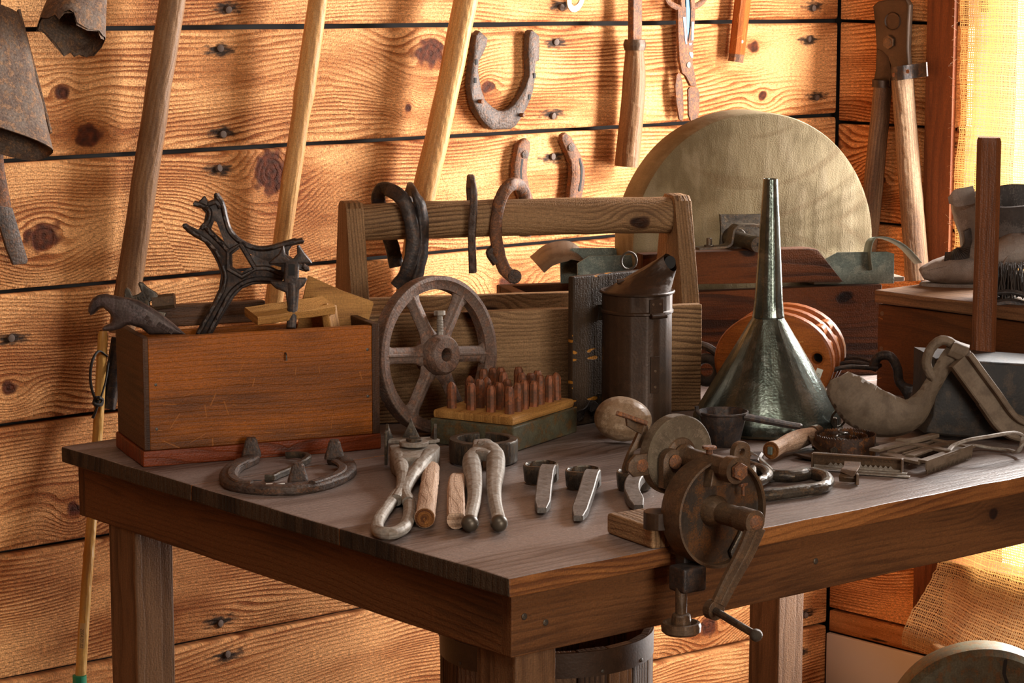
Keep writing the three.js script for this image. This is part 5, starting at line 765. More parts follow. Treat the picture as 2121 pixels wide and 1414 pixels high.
// ---------- dusty iron scoop on a looped stem ----------
{
  const o = thing('iron_scoop', 'dusty iron spoon-shaped scoop with a looped stem and channelled bar', 'scoop', [0.9306,0.7868,-0.2184],-42.5,9);
  const z = (pts, f) => pts.map(([x, y], i) => [x, y, f ? f[i] : 0]);
  const W = [[0, 0.014], [0.06, 0.026], [0.22, 0.034], [0.38, 0.033], [0.5, 0.027], [0.6, 0.0185], [0.7, 0.0125], [0.85, 0.0115], [1, 0.014]];
  const width = (t) => { for (let i = 1; i < W.length; i++) if (t <= W[i][0]) return lerp(W[i - 1][1], W[i][1], (t - W[i - 1][0]) / (W[i][0] - W[i - 1][0])); return 0.0125; };
  const cres = []; for (let i = 0; i <= 12; i++) { const s = i / 6 - 1; cres.push([s, 0.4 * (1 - s * s)]); } for (let i = 12; i >= 0; i--) { const s = i / 6 - 1; cres.push([s, 0.4 * (1 - s * s) - 0.16]); }
  const path = z([[-0.059,0.0903],[-0.0496,0.0722],[-0.0305,0.0512],[-0.0031,0.035],[0.0247,0.0302],[0.0458,0.0367],[0.0588,0.052],[0.0699,0.073],[0.0824,0.097],[0.0936,0.1162],[0.1022,0.1266]]);
  part('spoon_and_stem', sweep(path, cres, { n: 90, up: [0, 0, 1], crease: 1.0, size: (t) => { const w = width(t); return [w, lerp(w * 0.9, 0.016, sstep(0.5, 0.72, t))]; } }), M.dustyIron, o);
  part('loop', sweep(z([[0.1012,0.1306],[0.0924,0.1401],[0.0816,0.1425],[0.0706,0.1354],[0.0637,0.1226],[0.0617,0.1098],[0.0649,0.0986],[0.0698,0.0906],[0.074,0.0842]]), ring(0.0068, 0.007, 12), { n: 50 }), M.dustyIron, o);
  part('knob', uneven(sweep(z([[0.0943,0.1322],[0.1036,0.1282],[0.116,0.1242]], [0, 0.002, 0.004]), ring(0.012, 0.012, 14, 3), { n: 8 }), 0.0008, 60, 1), M.dustyIron, o);
  const bar = [[0.1048,0.1194],[0.145,0.0665],[0.1778,0.0261],[0.2074,-0.0064]].map(([x, y], i) => [x, Math.max(y, 0.017), 0.012 + i * 0.004]);
  part('channel_bar', sweep(bar, rect(0.036, 0.014, 0.12), { n: 30, up: [0.3, 0.4, 1] }), M.dustyIron, o);
  const off = (d, z2) => bar.map(([x, y, zz]) => [x + 0.8 * d, y + 0.6 * d, zz + z2]);
  part('channel_edge', sweep(off(0.014, 0.006), rect(0.008, 0.014, 0.15), { n: 20, up: [0.3, 0.4, 1] }), M.dustyIron, o);
  part('channel_edge', sweep(off(-0.014, 0.006).slice(1), rect(0.007, 0.012, 0.15), { n: 20, up: [0.3, 0.4, 1] }), M.dustyIron, o);
}

// ---------- horseshoe with calks, and the little hook inside it ----------
{
  const o = thing('horseshoe', 'horseshoe with three upright calks lying flat in front of the box', 'horseshoe', [0.1477,0.78,-0.5545],-42.5,0, 'old horseshoes');
  const P = [[-0.0581,0.006,-0.127],[-0.0675,0.006,-0.0999],[-0.0778,0.006,-0.0619],[-0.0782,0.006,-0.0101],[-0.065,0.006,0.0366],[-0.0456,0.006,0.0556],[-0.0183,0.006,0.0681],[0.0076,0.006,0.0681],[0.0324,0.006,0.0528],[0.0561,0.006,0.0188],[0.0709,0.006,-0.0248],[0.0733,0.006,-0.0695],[0.0627,0.006,-0.1153],[0.0475,0.006,-0.127]];
  part('shoe', uneven(sweep(P, rect(0.026, 0.0125, 0.28), { n: 70, up: [0, 1, 0], crease: 0.9, size: (t) => { const k = 0.8 + 0.3 * Math.sin(Math.PI * t) ** 2; return [k, 1]; } }), 0.0012, 50, 3), M.shoeIron, o);
  part('fuller_ridge', sweep([[-0.064,0.0128,-0.0814],[-0.0735,0.0128,-0.0435],[-0.0708,0.0128,0.0155],[-0.0561,0.0128,0.0513],[-0.0409,0.0128,0.0584]], ring(0.006, 0.0025, 8), { n: 30, up: [0, 1, 0] }), M.shoeIron, o);
  part('fuller_ridge', sweep([[0.0358,0.0128,0.0584],[0.0538,0.0128,0.0263],[0.0672,0.0128,-0.0137],[0.0663,0.0128,-0.051],[0.0552,0.0128,-0.0814]], ring(0.006, 0.0025, 8), { n: 30, up: [0, 1, 0] }), M.shoeIron, o);
  const calk = uneven(sweep([[0, 0.008, 0], [0, 0.026, 0], [0, 0.0335, 0]], ring(1, 1, 14, 3), { n: 14, up: [0, 0, 1], size: (t) => { const k = lerp(0.0135, 0.0085, sstep(0, 0.9, t)) * (t > 0.9 ? 0.75 : 1); return [k, k * 0.8]; } }), 0.0008, 80, 2);
  for (const [x, y, z] of [[-0.0614,0.01,-0.1383],[0.0154,0.01,0.0308],[0.0516,0.01,-0.1225]]) part('calk', calk, M.shoeIron, o).position.set(x, 0, z);
  const [a] = [[-0.0107,0.0125,0.064]]; const tg = part('paper_tag', rbox(0.024, 0.0006, 0.0055, { r: 0.0002 }), M.tagWhite, o); tg.position.set(a[0], 0.0122, a[2]); tg.rotation.y = 0.03;
  part('nail_hole', rbox(0.013, 0.0006, 0.005, { r: 0.0002 }), M.black, o).position.set(...[[-0.0367,0.012,0.0418]][0]);
}
whole('iron_hook', uneven(sweep([[-0.0182,0.005,0.0848],[-0.0086,0.005,0.0848],[-0.0034,0.005,0.068],[0.0069,0.005,0.0421],[0.0158,0.005,0.0044],[0.0242,0.005,-0.0225],[0.0287,0.007,-0.0335],[0.0221,0.008,-0.0489],[0.0109,0.008,-0.0544],[-0.0035,0.006,-0.0606]], rect(0.0085, 0.009, 0.2), { n: 50, up: [0, 1, 0], size: (t) => [t < 0.12 ? 0.6 + t * 3 : lerp(1.05, 0.55, sstep(0.75, 1, t)), 1] }), 0.0007, 80, 2), M.darkSteel, 'small bent dark iron hook lying inside the horseshoe with calks', 'hook', [0.2019,0.78,-0.6323],-42.5,0);
// ---------- loop-handled cutter with a star wheel ----------
{
  const o = thing('loop_handled_cutter', 'grey steel cutter with a long looped handle and a spiked star wheel at the back', 'cutter', [0.2621,0.78,-0.4498],-42.5,0);
  part('handle_loop', sweep([[-0.0064,0.008,0.0983],[-0.0145,0.008,0.1555],[-0.0218,0.008,0.2202],[-0.0252,0.008,0.2823],[-0.0195,0.008,0.3196],[-0.0072,0.008,0.3255],[0.0051,0.008,0.3035],[0.0104,0.008,0.2515],[0.0093,0.008,0.1881],[0.0038,0.008,0.1221]], ring(0.0078, 0.0074, 14), { n: 80, closed: true, up: [0, 1, 0] }), M.greySteel, o);
  part('handle_leg', sweep([[-0.0083,0.01,0.1514],[-0.0043,0.01,0.0974],[-0.0034,0.015,0.0514],[-0.0085,0.022,-0.0017],[-0.0163,0.025,-0.0623]], ring(1, 1, 14), { n: 40, up: [0, 1, 0], size: (t) => [lerp(0.0078, 0.0105, t), lerp(0.0075, 0.009, t)] }), M.greySteel, o);
  part('handle_leg', sweep([[0.007,0.01,0.1647],[0,0.01,0.0974],[0.0046,0.015,0.0514],[0.0146,0.022,0.0057],[0.0257,0.025,-0.0623]], ring(1, 1, 14), { n: 40, up: [0, 1, 0], size: (t) => [lerp(0.0078, 0.0105, t), lerp(0.0075, 0.009, t)] }), M.greySteel, o);
  part('web', sweep([[0.0034,0.012,0.0931],[0.0038,0.018,0.03],[0.0017,0.022,-0.062]], rect(0.02, 0.004, 0.2), { n: 16, up: [0, 1, 0], size: (t) => [0.3 + 1.5 * t, 1] }), M.greySteel, o);
  const top = [[-0.0282,0.032,-0.0931],[-0.0199,0.032,-0.1115],[0.0333,0.032,-0.1115],[0.0391,0.032,-0.0892],[0.0337,0.032,-0.0461],[0.0248,0.032,-0.0231],[0.0207,0.032,-0.0117],[-0.0096,0.032,-0.0117],[-0.0162,0.032,-0.0269],[-0.0231,0.032,-0.0539]].map(([x, , z]) => [x, -z]);
  part('head_block', slab(top, 0.03, { bevel: 0.002 }).rotateX(-Math.PI / 2), M.greySteel, o).position.y = 0.0165;
  const [c] = [[0.0049,0.034,-0.0789]], star = [];
  for (let i = 0; i < 16; i++) { const a = (i / 16) * 6.28319, r = i % 2 ? 0.024 : 0.034; star.push([r * Math.cos(a), r * Math.sin(a)]); }
  part('back_plate', slab([[-0.0302,0.034,-0.1043],[0.032,0.034,-0.1043],[0.0381,0.034,-0.1148],[0.0251,0.034,-0.131],[0.0099,0.034,-0.1285],[-0.0054,0.034,-0.1285],[-0.0175,0.034,-0.1253],[-0.0294,0.034,-0.1188]].map(([x, , z]) => [x, -z]), 0.004, { bevel: 0.0005 }).rotateX(-Math.PI / 2), M.greySteel, o).position.y = 0.034;
  const spike = (w, h, t) => slab([[-w / 2, 0], [w / 2, 0], [w * 0.12, h * 0.7], [0, h], [-w * 0.12, h * 0.7]], t, { bevel: 0.0008 });
  const S = [[-0.0008,0.034,-0.1269],[-0.0294,0.034,-0.1188],[0.0293,0.034,-0.1188]];
  [[0, 0, 0.026, 0.028], [1, 70, 0.02, 0.022], [2, -70, 0.02, 0.022]].forEach(([i, yaw, w, h]) => { const q = part('spike', spike(w, h, 0.004), M.darkSteel, o); q.position.set(S[i][0], 0.034, S[i][2]); q.rotation.set(-0.15, rad(yaw), 0, 'YXZ'); });
  part('side_plate', rbox(0.004, 0.045, 0.026, { r: 0.001 }), M.darkSteel, o).position.set(S[1][0] - 0.004, 0.003, S[1][2] + 0.006);
  const w = part('washer', cyl(0.0195, 0.0055, 36), M.greySteel, o); w.position.set(c[0], 0.0345, c[2]);
  part('lock_nut', merge(cyl(0.0105, 0.004, 28), move(rbox(0.012, 0.004, 0.006, { r: 0.001 }), 0, 0.003, 0)), M.darkSteel, w).position.y = 0.0055;
  part('ratchet_bar', rbox(0.026, 0.004, 0.008, { r: 0.001 }), M.darkSteel, o).position.set(...[[0.0047,0.026,-0.0611]][0]);
}
// ---------- two short sticks ----------
{
  const o = thing('wooden_stick', 'round pale stick with peeling bark and an orange cut end beside the loop-handled cutter', 'stick', [0.1477,0.78,-0.2826],-42.5,0, 'short wooden sticks');
  const P = [[0.0019,0.0125,0.0618],[0.0018,0.0125,-0.0243],[0.0014,0.0125,-0.1258],[0.0004,0.0125,-0.2267]];
  part('bark', uneven(sweep(P, ring(1, 1, 18), { n: 40, size: (t) => { const k = 0.0123 * (1 - 0.08 * t) * (1 + 0.04 * noise(t * 9, 2, 0.4)); return [k, k]; }, crease: 0.7 }), 0.001, 60, 3), M.palewood, o);
  const d = V(P[0][0] - P[1][0], 0, P[0][2] - P[1][2]).normalize(), e = part('cut_end', cyl(0.0118, 0.0012, 24).rotateX(Math.PI / 2), M.endGrain, o); e.position.set(P[0][0] + d.x * 0.0004, 0.0125, P[0][2] + d.z * 0.0004); e.rotation.y = Math.atan2(d.x, d.z);
}
{
  const o = thing('wooden_stick', 'half-round pinkish stick with a slanted far end lying against the pincers', 'stick', [0.1583,0.78,-0.2367],-42.5,0, 'short wooden sticks');
  const P = [[0.0008,0.0112,0.0417],[-0.0014,0.0112,-0.057],[-0.0031,0.0112,-0.1657],[-0.0012,0.0112,-0.2121]];
  part('bark', uneven(sweep(P, [...ring(0.0113, 0.0113, 18).map(([a, b]) => [a, Math.min(b, 0.0085)])], { n: 30, up: [0, 1, 0], size: (t) => [1, t > 0.9 ? 1 - 4 * (t - 0.9) : 1], crease: 0.6 }), 0.0006, 60, 5), M.palewood, o);
}
// ---------- pincers ----------
{
  const o = thing('farrier_pincers', 'iron pincers with a big round ring jaw and two pale ball-ended handles', 'pincers', [0.4405,0.78,-0.5027],-42.5,0);
  const [c] = [[0.0004,0.033,0.0234]];
  const prof = [[0.0345, 0.004], [0.0445, 0.002], [0.0462, 0.004], [0.0468, 0.03], [0.0455, 0.033], [0.036, 0.0335], [0.0345, 0.0325], [0.0338, 0.02], [0.0345, 0.004]];
  const half = (from, len) => { const g = new THREE.LatheGeometry(prof.map((p) => new THREE.Vector2(...p)), 40, from, len); const uv = g.attributes.uv; for (let i = 0; i < uv.count; i++) uv.setXY(i, uv.getX(i) * 0.25, uv.getY(i) * 0.09); g.deleteAttribute('normal'); return uneven(toCreasedNormals(flat(g), 0.6), 0.0008, 60, 2); };
  for (const [f, l] of [[0.1, 2.98], [3.22, 2.95]]) { const j = part('jaw', half(f, l), M.darkSteel, o); j.position.set(c[0], 0, c[2]); j.rotation.set(0, Math.PI / 2 + 1.62, 0); }
  const H = (P, name) => part(name, sweep(P, ring(1, 1, 14, 2.4), { n: 50, up: [0, 1, 0], size: (t) => { const k = lerp(0.0118, 0.0092, sstep(0.1, 0.6, t)) + 0.001 * Math.sin(t * 6); return [k, k * 0.82]; } }), M.greySteel, o);
  const L = [[-0.0071,0.027,0.0996],[-0.0131,0.023,0.1178],[-0.0117,0.017,0.1702],[-0.0081,0.014,0.2552],[-0.0081,0.011,0.3354],[-0.0111,0.0095,0.4053],[-0.011,0.0095,0.4424]], R = [[0.0078,0.03,0.0799],[0.0162,0.027,0.1074],[0.0176,0.019,0.1653],[0.0162,0.014,0.2552],[0.0184,0.011,0.3354],[0.0223,0.0095,0.4053],[0.0236,0.0095,0.4424]];
  H(L, 'handle'); H(R, 'handle');
  for (const p of [L[6], R[6]]) part('ball_end', uneven(new THREE.SphereGeometry(0.0105, 20, 14).deleteAttribute('uv'), 0, 1), M.darkSteel, o).position.set(p[0], 0.0107, p[2]);
  const piv = [[0.0032,0.033,0.0756]][0];
  part('joint', uneven(slab([[-0.0132,0.032,0.0384],[0.0043,0.032,0.0304],[0.0205,0.032,0.0665],[0.026,0.032,0.1096],[0.0156,0.032,0.1173],[0.0082,0.032,0.125],[-0.0083,0.032,0.1173],[-0.0139,0.032,0.094]].map(([x, , z]) => [x, -z]), 0.014, { bevel: 0.003, seg: 3 }).rotateX(-Math.PI / 2), 0.0005, 60, 1), M.greySteel, o).position.y = 0.0275;
  part('rivet', dome(0.0112, 0.0075, 24), M.greySteel, o).position.set(piv[0], 0.0345, piv[2]);
}
// ---------- three ring-topped iron wedges ----------
{
  const cup = () => uneven(lathe([[0.0188, 0.002], [0.021, 0.001], [0.0228, 0.004], [0.0236, 0.021], [0.0226, 0.0245], [0.0205, 0.025], [0.0195, 0.0235], [0.0188, 0.002]], 36, 0.6), 0.0008, 70, 3);
  const wedge = (pos, yaw, tilt, label, c, P) => {
    const o = thing('ring_wedge', label, 'wedge', pos, yaw, 0, 'ring-topped iron wedges on the table front');
    const r = part('ring', cup(), M.darkSteel, o); r.position.set(c[0], 0.001, c[2]); r.rotation.z = 0.05;
    part('shank', sweep(P.map(([x, y, z]) => [x, y + 0.003, z]), rect(0.0195, 0.0125, 0.1), { n: 40, up: [0, 1, 0], crease: 0.35, size: (t) => [t > 0.84 ? 1 - 2.6 * (t - 0.84) : 1, t > 0.8 ? 1 - 2.2 * (t - 0.8) : 1] }), M.wedgeSteel, o);
  };
  wedge([0.347,0.78,-0.2908],-42.5,0, 'leftmost of three iron wedges, its straight narrow shank pointing at the front edge', [[0.0031,0.02,-0.0603]][0], [[0.012,0.0185,-0.0456],[0.0096,0.018,-0.0298],[0.0052,0.0095,0.0353],[0.0022,0.0045,0.1059],[0.0012,0.0035,0.1337]]);
  wedge([0.3462,0.78,-0.2132],-42.5,0, 'middle iron wedge, its broad chisel-tipped shank slanting to the left', [[0.0048,0.02,-0.0836]][0], [[0.0163,0.0185,-0.0708],[0.0138,0.018,-0.0589],[0.0055,0.0095,0.0048],[-0.0044,0.0045,0.0868],[-0.0074,0.0035,0.1201]]);
  wedge([0.4362,0.78,-0.2091],-42.5,0, 'iron wedge with an S-bent shank partly behind the bench grinder', [[0.001,0.02,-0.017]][0], [[0.0197,0.0185,-0.0417],[0.0106,0.018,-0.0181],[-0.0024,0.014,0.018],[-0.0064,0.0085,0.0499],[-0.0038,0.0055,0.0843],[-0.0013,0.004,0.1207]]);
}
// ---------- hand-cranked bench grinder clamped on the table edge ----------
{
  const o = thing('bench_grinder', 'brown hand-cranked bench grinder clamped on the front edge of the table', 'grinder', [0.285,0.8232,0.0816],-8,0), R = 0.0645;
  const face = lathe([[0.0001, -0.008], [0.02, -0.008], [R - 0.006, -0.009], [R - 0.004, -0.0075]], 64, 0.4).rotateX(Math.PI / 2);
  part('housing', lathe([[R - 0.0045, -0.009], [R - 0.0042, 0.0005], [R - 0.003, 0.002], [R - 0.0005, 0.0015], [R, -0.001], [R - 0.001, -0.006], [R - 0.001, -0.03], [R - 0.005, -0.038], [R - 0.015, -0.041], [0, -0.041]], 72, 0.5).rotateX(Math.PI / 2), M.brownIron, o);
  part('cover_plate', grain(face.clone(), 'x'), M.grinderFace, o);
  const at = (n, g, m, p, par = o) => { const q = part(n, g, m, par); q.position.set(...p); return q; };
  const zc = (r1, r2, h) => lathe([[0, 0], [r1, 0], [r1 * 0.98, h * 0.15], [r2, h * 0.35], [r2, h - 0.001], [r2 - 0.001, h], [0, h]], 36, 0.5).rotateX(Math.PI / 2);
  const bx = -0.0075, by = 0.003;
  at('crank_boss', zc(0.0185, 0.0125, 0.05), M.brownIron, [bx, by, -0.009]);
  const cr = at('crank_hub', merge(cyl(0.0138, 0.027, 32).rotateX(Math.PI / 2)), M.brownIron, [bx, by, 0.0412]);
  part('axle_end', dome(0.0085, 0.008, 20).rotateX(Math.PI / 2), M.rustIron, cr).position.z = 0.0265;
  const arm = [[-0.0041,-0.0026,0.0652],[-0.0158,-0.0294,0.0621],[-0.0358,-0.0639,0.0572],[-0.0489,-0.0875,0.055]];
  part('crank_arm', sweep(arm, rect(0.0235, 0.0095, 0.25), { n: 30, up: [0, 0, 1], size: (t) => [lerp(1.1, 0.85, t), 1] }), M.brownIron, o);
  part('crank_rib', sweep(arm.map(([x, y, z]) => [x, y, z + 0.0045]), rect(0.0045, 0.004, 0.3), { n: 20, up: [0, 0, 1] }), M.brownIron, o);
  const kn = [[-0.054,-0.094,0.0527]][0];
  at('crank_eye', cyl(0.0115, 0.012, 24).rotateX(Math.PI / 2), M.brownIron, [kn[0], kn[1], kn[2] - 0.006]);
  const hb = [[-0.0556,-0.094,0.0565],[-0.065,-0.096,0.102],[-0.0711,-0.0997,0.1475]];
  part('crank_handle', sweep(hb, ring(0.0043, 0.0043, 12), { n: 16 }), M.darkSteel, o);
  at('handle_ball', new THREE.SphereGeometry(0.0072, 20, 14), M.darkSteel, hb[2]);
  // arbor tube across the top, front bolt, oil cap
  const f = [[-0.0057,0.0559,0.0361]][0], bk = [f[0] - 0.002, f[1] + 0.001, f[2] - 0.113];
  part('arbor_tube', sweep([[bk[0], bk[1], bk[2] + 0.016], [f[0], f[1], f[2] - 0.004]], ring(1, 1, 28), { n: 20, size: (t) => { const k = t > 0.8 ? 0.0155 : 0.0122 + 0.0035 * (1 - sstep(0, 0.12, t)); return [k, k]; }, crease: 0.5 }), M.brownIron, o);
  at('arbor_bolt', merge(cyl(0.0105, 0.006, 6).rotateX(Math.PI / 2), move(dome(0.006, 0.003).rotateX(Math.PI / 2), 0, 0, 0.006)), M.rustIron, [f[0], f[1], f[2] - 0.002]);
  at('oil_cap', merge(cyl(0.004, 0.008, 12), move(cyl(0.0085, 0.0035, 8), 0, 0.006, 0)), M.rustIron, [f[0] - 0.003, f[1] + 0.012, f[2] - 0.05]);
  const wheel = at('grinding_wheel', lathe([[0.006, -0.009], [0.046, -0.009], [0.0475, -0.0075], [0.0475, 0.0075], [0.046, 0.009], [0.006, 0.009]], 64, 0.5).rotateX(Math.PI / 2), M.dustyStone, [bk[0], bk[1], bk[2]]);
  part('flange', lathe([[0, 0.014], [0.012, 0.0145], [0.021, 0.011], [0.022, 0.009], [0, 0.009]], 40, 0.5).rotateX(Math.PI / 2), M.brownIron, wheel);
  part('web', uneven(slab([[f[0] - 0.016, f[1] - 0.022], [f[0] + 0.016, f[1] - 0.022], [f[0] + 0.012, f[1]], [f[0] - 0.012, f[1]]], 0.05, { bevel: 0.002 }), 0.0003, 40, 2), M.brownIron, o).position.z = -0.02;
  // ears
  const ear = (px, hole) => slab([...circle(0, 0, 0.0125, 24).slice(0, 13), [-0.0125, -0.03], [0.0125, -0.03]], 0.009, { bevel: 0.0012, holes: hole ? [circle(0, 0, 0.0042, 14)] : [] });
  const e1 = [[-0.0284,0.0546,-0.0542]][0], e2 = [[0.0639,0.0575,-0.0465]][0];
  at('ear', slab([...circle(0, 0, 0.0145, 24).slice(0, 13), [-0.0145, -0.03], [0.0145, -0.04]], 0.01, { bevel: 0.0012 }), M.brownIron, [e1[0], e1[1], e1[2] - 0.006]);
  at('ear_screw', merge(dome(0.0085, 0.005, 18).rotateX(Math.PI / 2)), M.rustIron, [e1[0] + 0.001, e1[1], e1[2] + 0.001]);
  at('ear', ear(0, true), M.brownIron, e2);
  // tool rest
  const L = [[-0.0682,0.0513,-0.0809]][0];
  at('slotted_arm', slab([[-0.005, -0.0125], [0.05, -0.0115], [0.05, 0.0125], [-0.003, 0.0135], [-0.013, 0.005], [-0.014, -0.004]], 0.005, { bevel: 0.001, holes: [[[0.014, -0.003], [0.043, -0.003], [0.043, 0.003], [0.014, 0.003]]] }), M.brownIron, [L[0], L[1], L[2] + 0.008]);
  at('arm_rivet', dome(0.0078, 0.0045, 18).rotateX(Math.PI / 2), M.rustIron, [L[0] + 0.006, L[1], L[2] + 0.0105]);
  const rp = [[-0.0723,0.0443,-0.0947],[-0.0687,0.0543,-0.094],[-0.064,0.0636,-0.0925],[-0.0563,0.0756,-0.0895],[-0.0482,0.0896,-0.0865],[-0.0432,0.0982,-0.0847],[-0.0369,0.0916,-0.0791],[-0.0365,0.0842,-0.0775],[-0.0299,0.0829,-0.0727],[-0.0261,0.0756,-0.0688],[-0.0324,0.0696,-0.072],[-0.0415,0.0674,-0.0778],[-0.0504,0.0666,-0.0838],[-0.0573,0.0636,-0.088],[-0.0598,0.0477,-0.0867],[-0.0661,0.0384,-0.0894],[-0.0707,0.039,-0.0927]];
  part('rest_plate', slab(rp.map(([x, y]) => [x, y]), 0.005, { bevel: 0.001, holes: [[[-0.0485,0.07,-0.0831],[-0.0444,0.0745,-0.0811],[-0.0418,0.0739,-0.0792],[-0.0428,0.0709,-0.0794],[-0.0467,0.0683,-0.0815]].map(([x, y]) => [x, y])] }), M.brownIron, o).position.z = rp[0][2];
  part('rest_ledge', slab([[-0.0776,0.1104,-0.0983],[-0.0654,0.1053,-0.0889],[-0.0503,0.0987,-0.0773],[-0.0547,0.0854,-0.0779],[-0.0666,0.0914,-0.0872],[-0.0758,0.0974,-0.0946]].map(([x, y]) => [x, y]), 0.004, { bevel: 0.001 }), M.brownIron, o).position.z = rp[0][2] + 0.012;
  part('rest_lip', sweep([[-0.0843,0.1121,-0.091],[-0.0714,0.1066,-0.081],[-0.0563,0.1,-0.0695]], rect(0.005, 0.014, 0.2), { n: 8, up: [0, 0, 1] }), M.rustIron, o);
  at('thumb_screw', merge(cyl(0.002, 0.012, 8), move(rbox(0.021, 0.004, 0.004, { r: 0.0012 }).rotateY(0.5).rotateZ(-0.12), 0, 0.011, 0)), M.rustIron, [bx + 0.033, by + 0.0155, 0.006]);
  part('guard_plate', uneven(slab([[0.0191,-0.0585,0.0301],[0.015,-0.0476,0.0252],[0.0291,-0.0273,0.0312],[0.0357,-0.0137,0.0332],[0.0391,-0.0164,0.0361],[0.0345,-0.0328,0.0359]].map(([x, y]) => [x, y]), 0.004, { bevel: 0.001 }), 0.0003, 40, 1), M.darkSteel, o).position.z = -0.004;
  // clamp: jaw over the table edge, frame, screw with its round nut
  const cx = -0.0475;
  part('clamp_jaw', merge(rbox(0.045, 0.012, 0.07, { r: 0.003 }).translate(-0.015, TY - o.position.y + 0.0008, -0.075), rbox(0.04, 0.04, 0.02, { r: 0.003 }).translate(-0.02, TY - o.position.y - 0.008, -0.045)), M.brownIron, o);
const cf = [[-0.0422,-0.0716,-0.0096]][0]; part('clamp_frame', merge(rbox(0.034, 0.03, 0.03, { r: 0.004, mid: true }).translate(cf[0], cf[1], cf[2]), rbox(0.02, 0.05, 0.018, { r: 0.003, mid: true }).translate(cf[0] + 0.012, cf[1] + 0.03, cf[2] - 0.018)), M.blackIron, o);
  const sc = [[-0.0516,-0.0753,-0.0092],[-0.0586,-0.1204,0.0004]];
  part('clamp_screw', sweep(sc, ring(0.0068, 0.0068, 18), { n: 6 }), M.brownIron, o);
  at('clamp_wheel', lathe([[0, -0.008], [0.019, -0.008], [0.0225, -0.005], [0.023, 0.001], [0.0215, 0.005], [0.0185, 0.0055], [0.016, 0.0015], [0.0115, 0.001], [0.0108, 0.013], [0.0095, 0.015], [0, 0.015]], 48, 0.5), M.brownIron, [sc[1][0], sc[1][1] - 0.004, sc[1][2]]);
}
{
  const q = [[-0.0035,0,-0.0099],[0.0436,0,0.0707],[0.0614,0,0.0362],[0.0651,0,-0.028],[0.0159,0,-0.0949]].map(([x, , z]) => [x, -z]);
  const a = V(q[0][0], q[0][1], 0), d = V(q[1][0] - q[0][0], q[1][1] - q[0][1], 0);
  const o = thing('wood_block', 'small pale wooden clamping block lying beside the bench grinder', 'block', [0.2436,0.78,-0.0604],-42.5,0);
  const L = d.length() * 1.05, ang = Math.atan2(d.y, d.x);
  const b = part('block', rbox(L, 0.0255, 0.052, { r: 0.004, n: [8, 2, 3], wob: 0.001, seed: 6 }), M.greyWood, o); b.rotation.y = ang; b.position.set(a.x + Math.cos(ang) * L / 2 - Math.sin(ang) * 0.026, 0, -(a.y + Math.sin(ang) * L / 2 + Math.cos(ang) * 0.026));
  part('rubber_foot', uneven(cyl(0.0165, 0.02, 24), 0.0006, 60, 2), M.brownTin, o).position.set(...[[0.0526,0.0255,0.0736]][0].map((v, i) => v + [0, 0, 0][i]));
}
// ---------- curry combs, scraper and iron loop at the right ----------
const toothed = (R, h, tooth, n, squash = 1, t = 0.0012) => { const pos = [], uv = [], idx = []; for (let i = 0; i <= n * 2; i++) { const a = (i / (n * 2)) * 6.28319, y = i % 2 ? h : h - tooth; for (const [r, yy] of [[R, 0], [R, y], [R - t, y], [R - t, 0]]) { pos.push(Math.cos(a) * r, yy, Math.sin(a) * r * squash); uv.push(a * R, yy + (r < R ? 0.03 : 0)); } } for (let i = 0; i < n * 2; i++) for (let k = 0; k < 4; k++) { const a = i * 4 + k, b = i * 4 + ((k + 1) % 4); idx.push(a, b, a + 4, b, b + 4, a + 4); } const g = new THREE.BufferGeometry(); g.setAttribute('position', new THREE.Float32BufferAttribute(pos, 3)); g.setAttribute('uv', new THREE.Float32BufferAttribute(uv, 2)); g.setIndex(idx); return toCreasedNormals(flat(g), 0.5); };
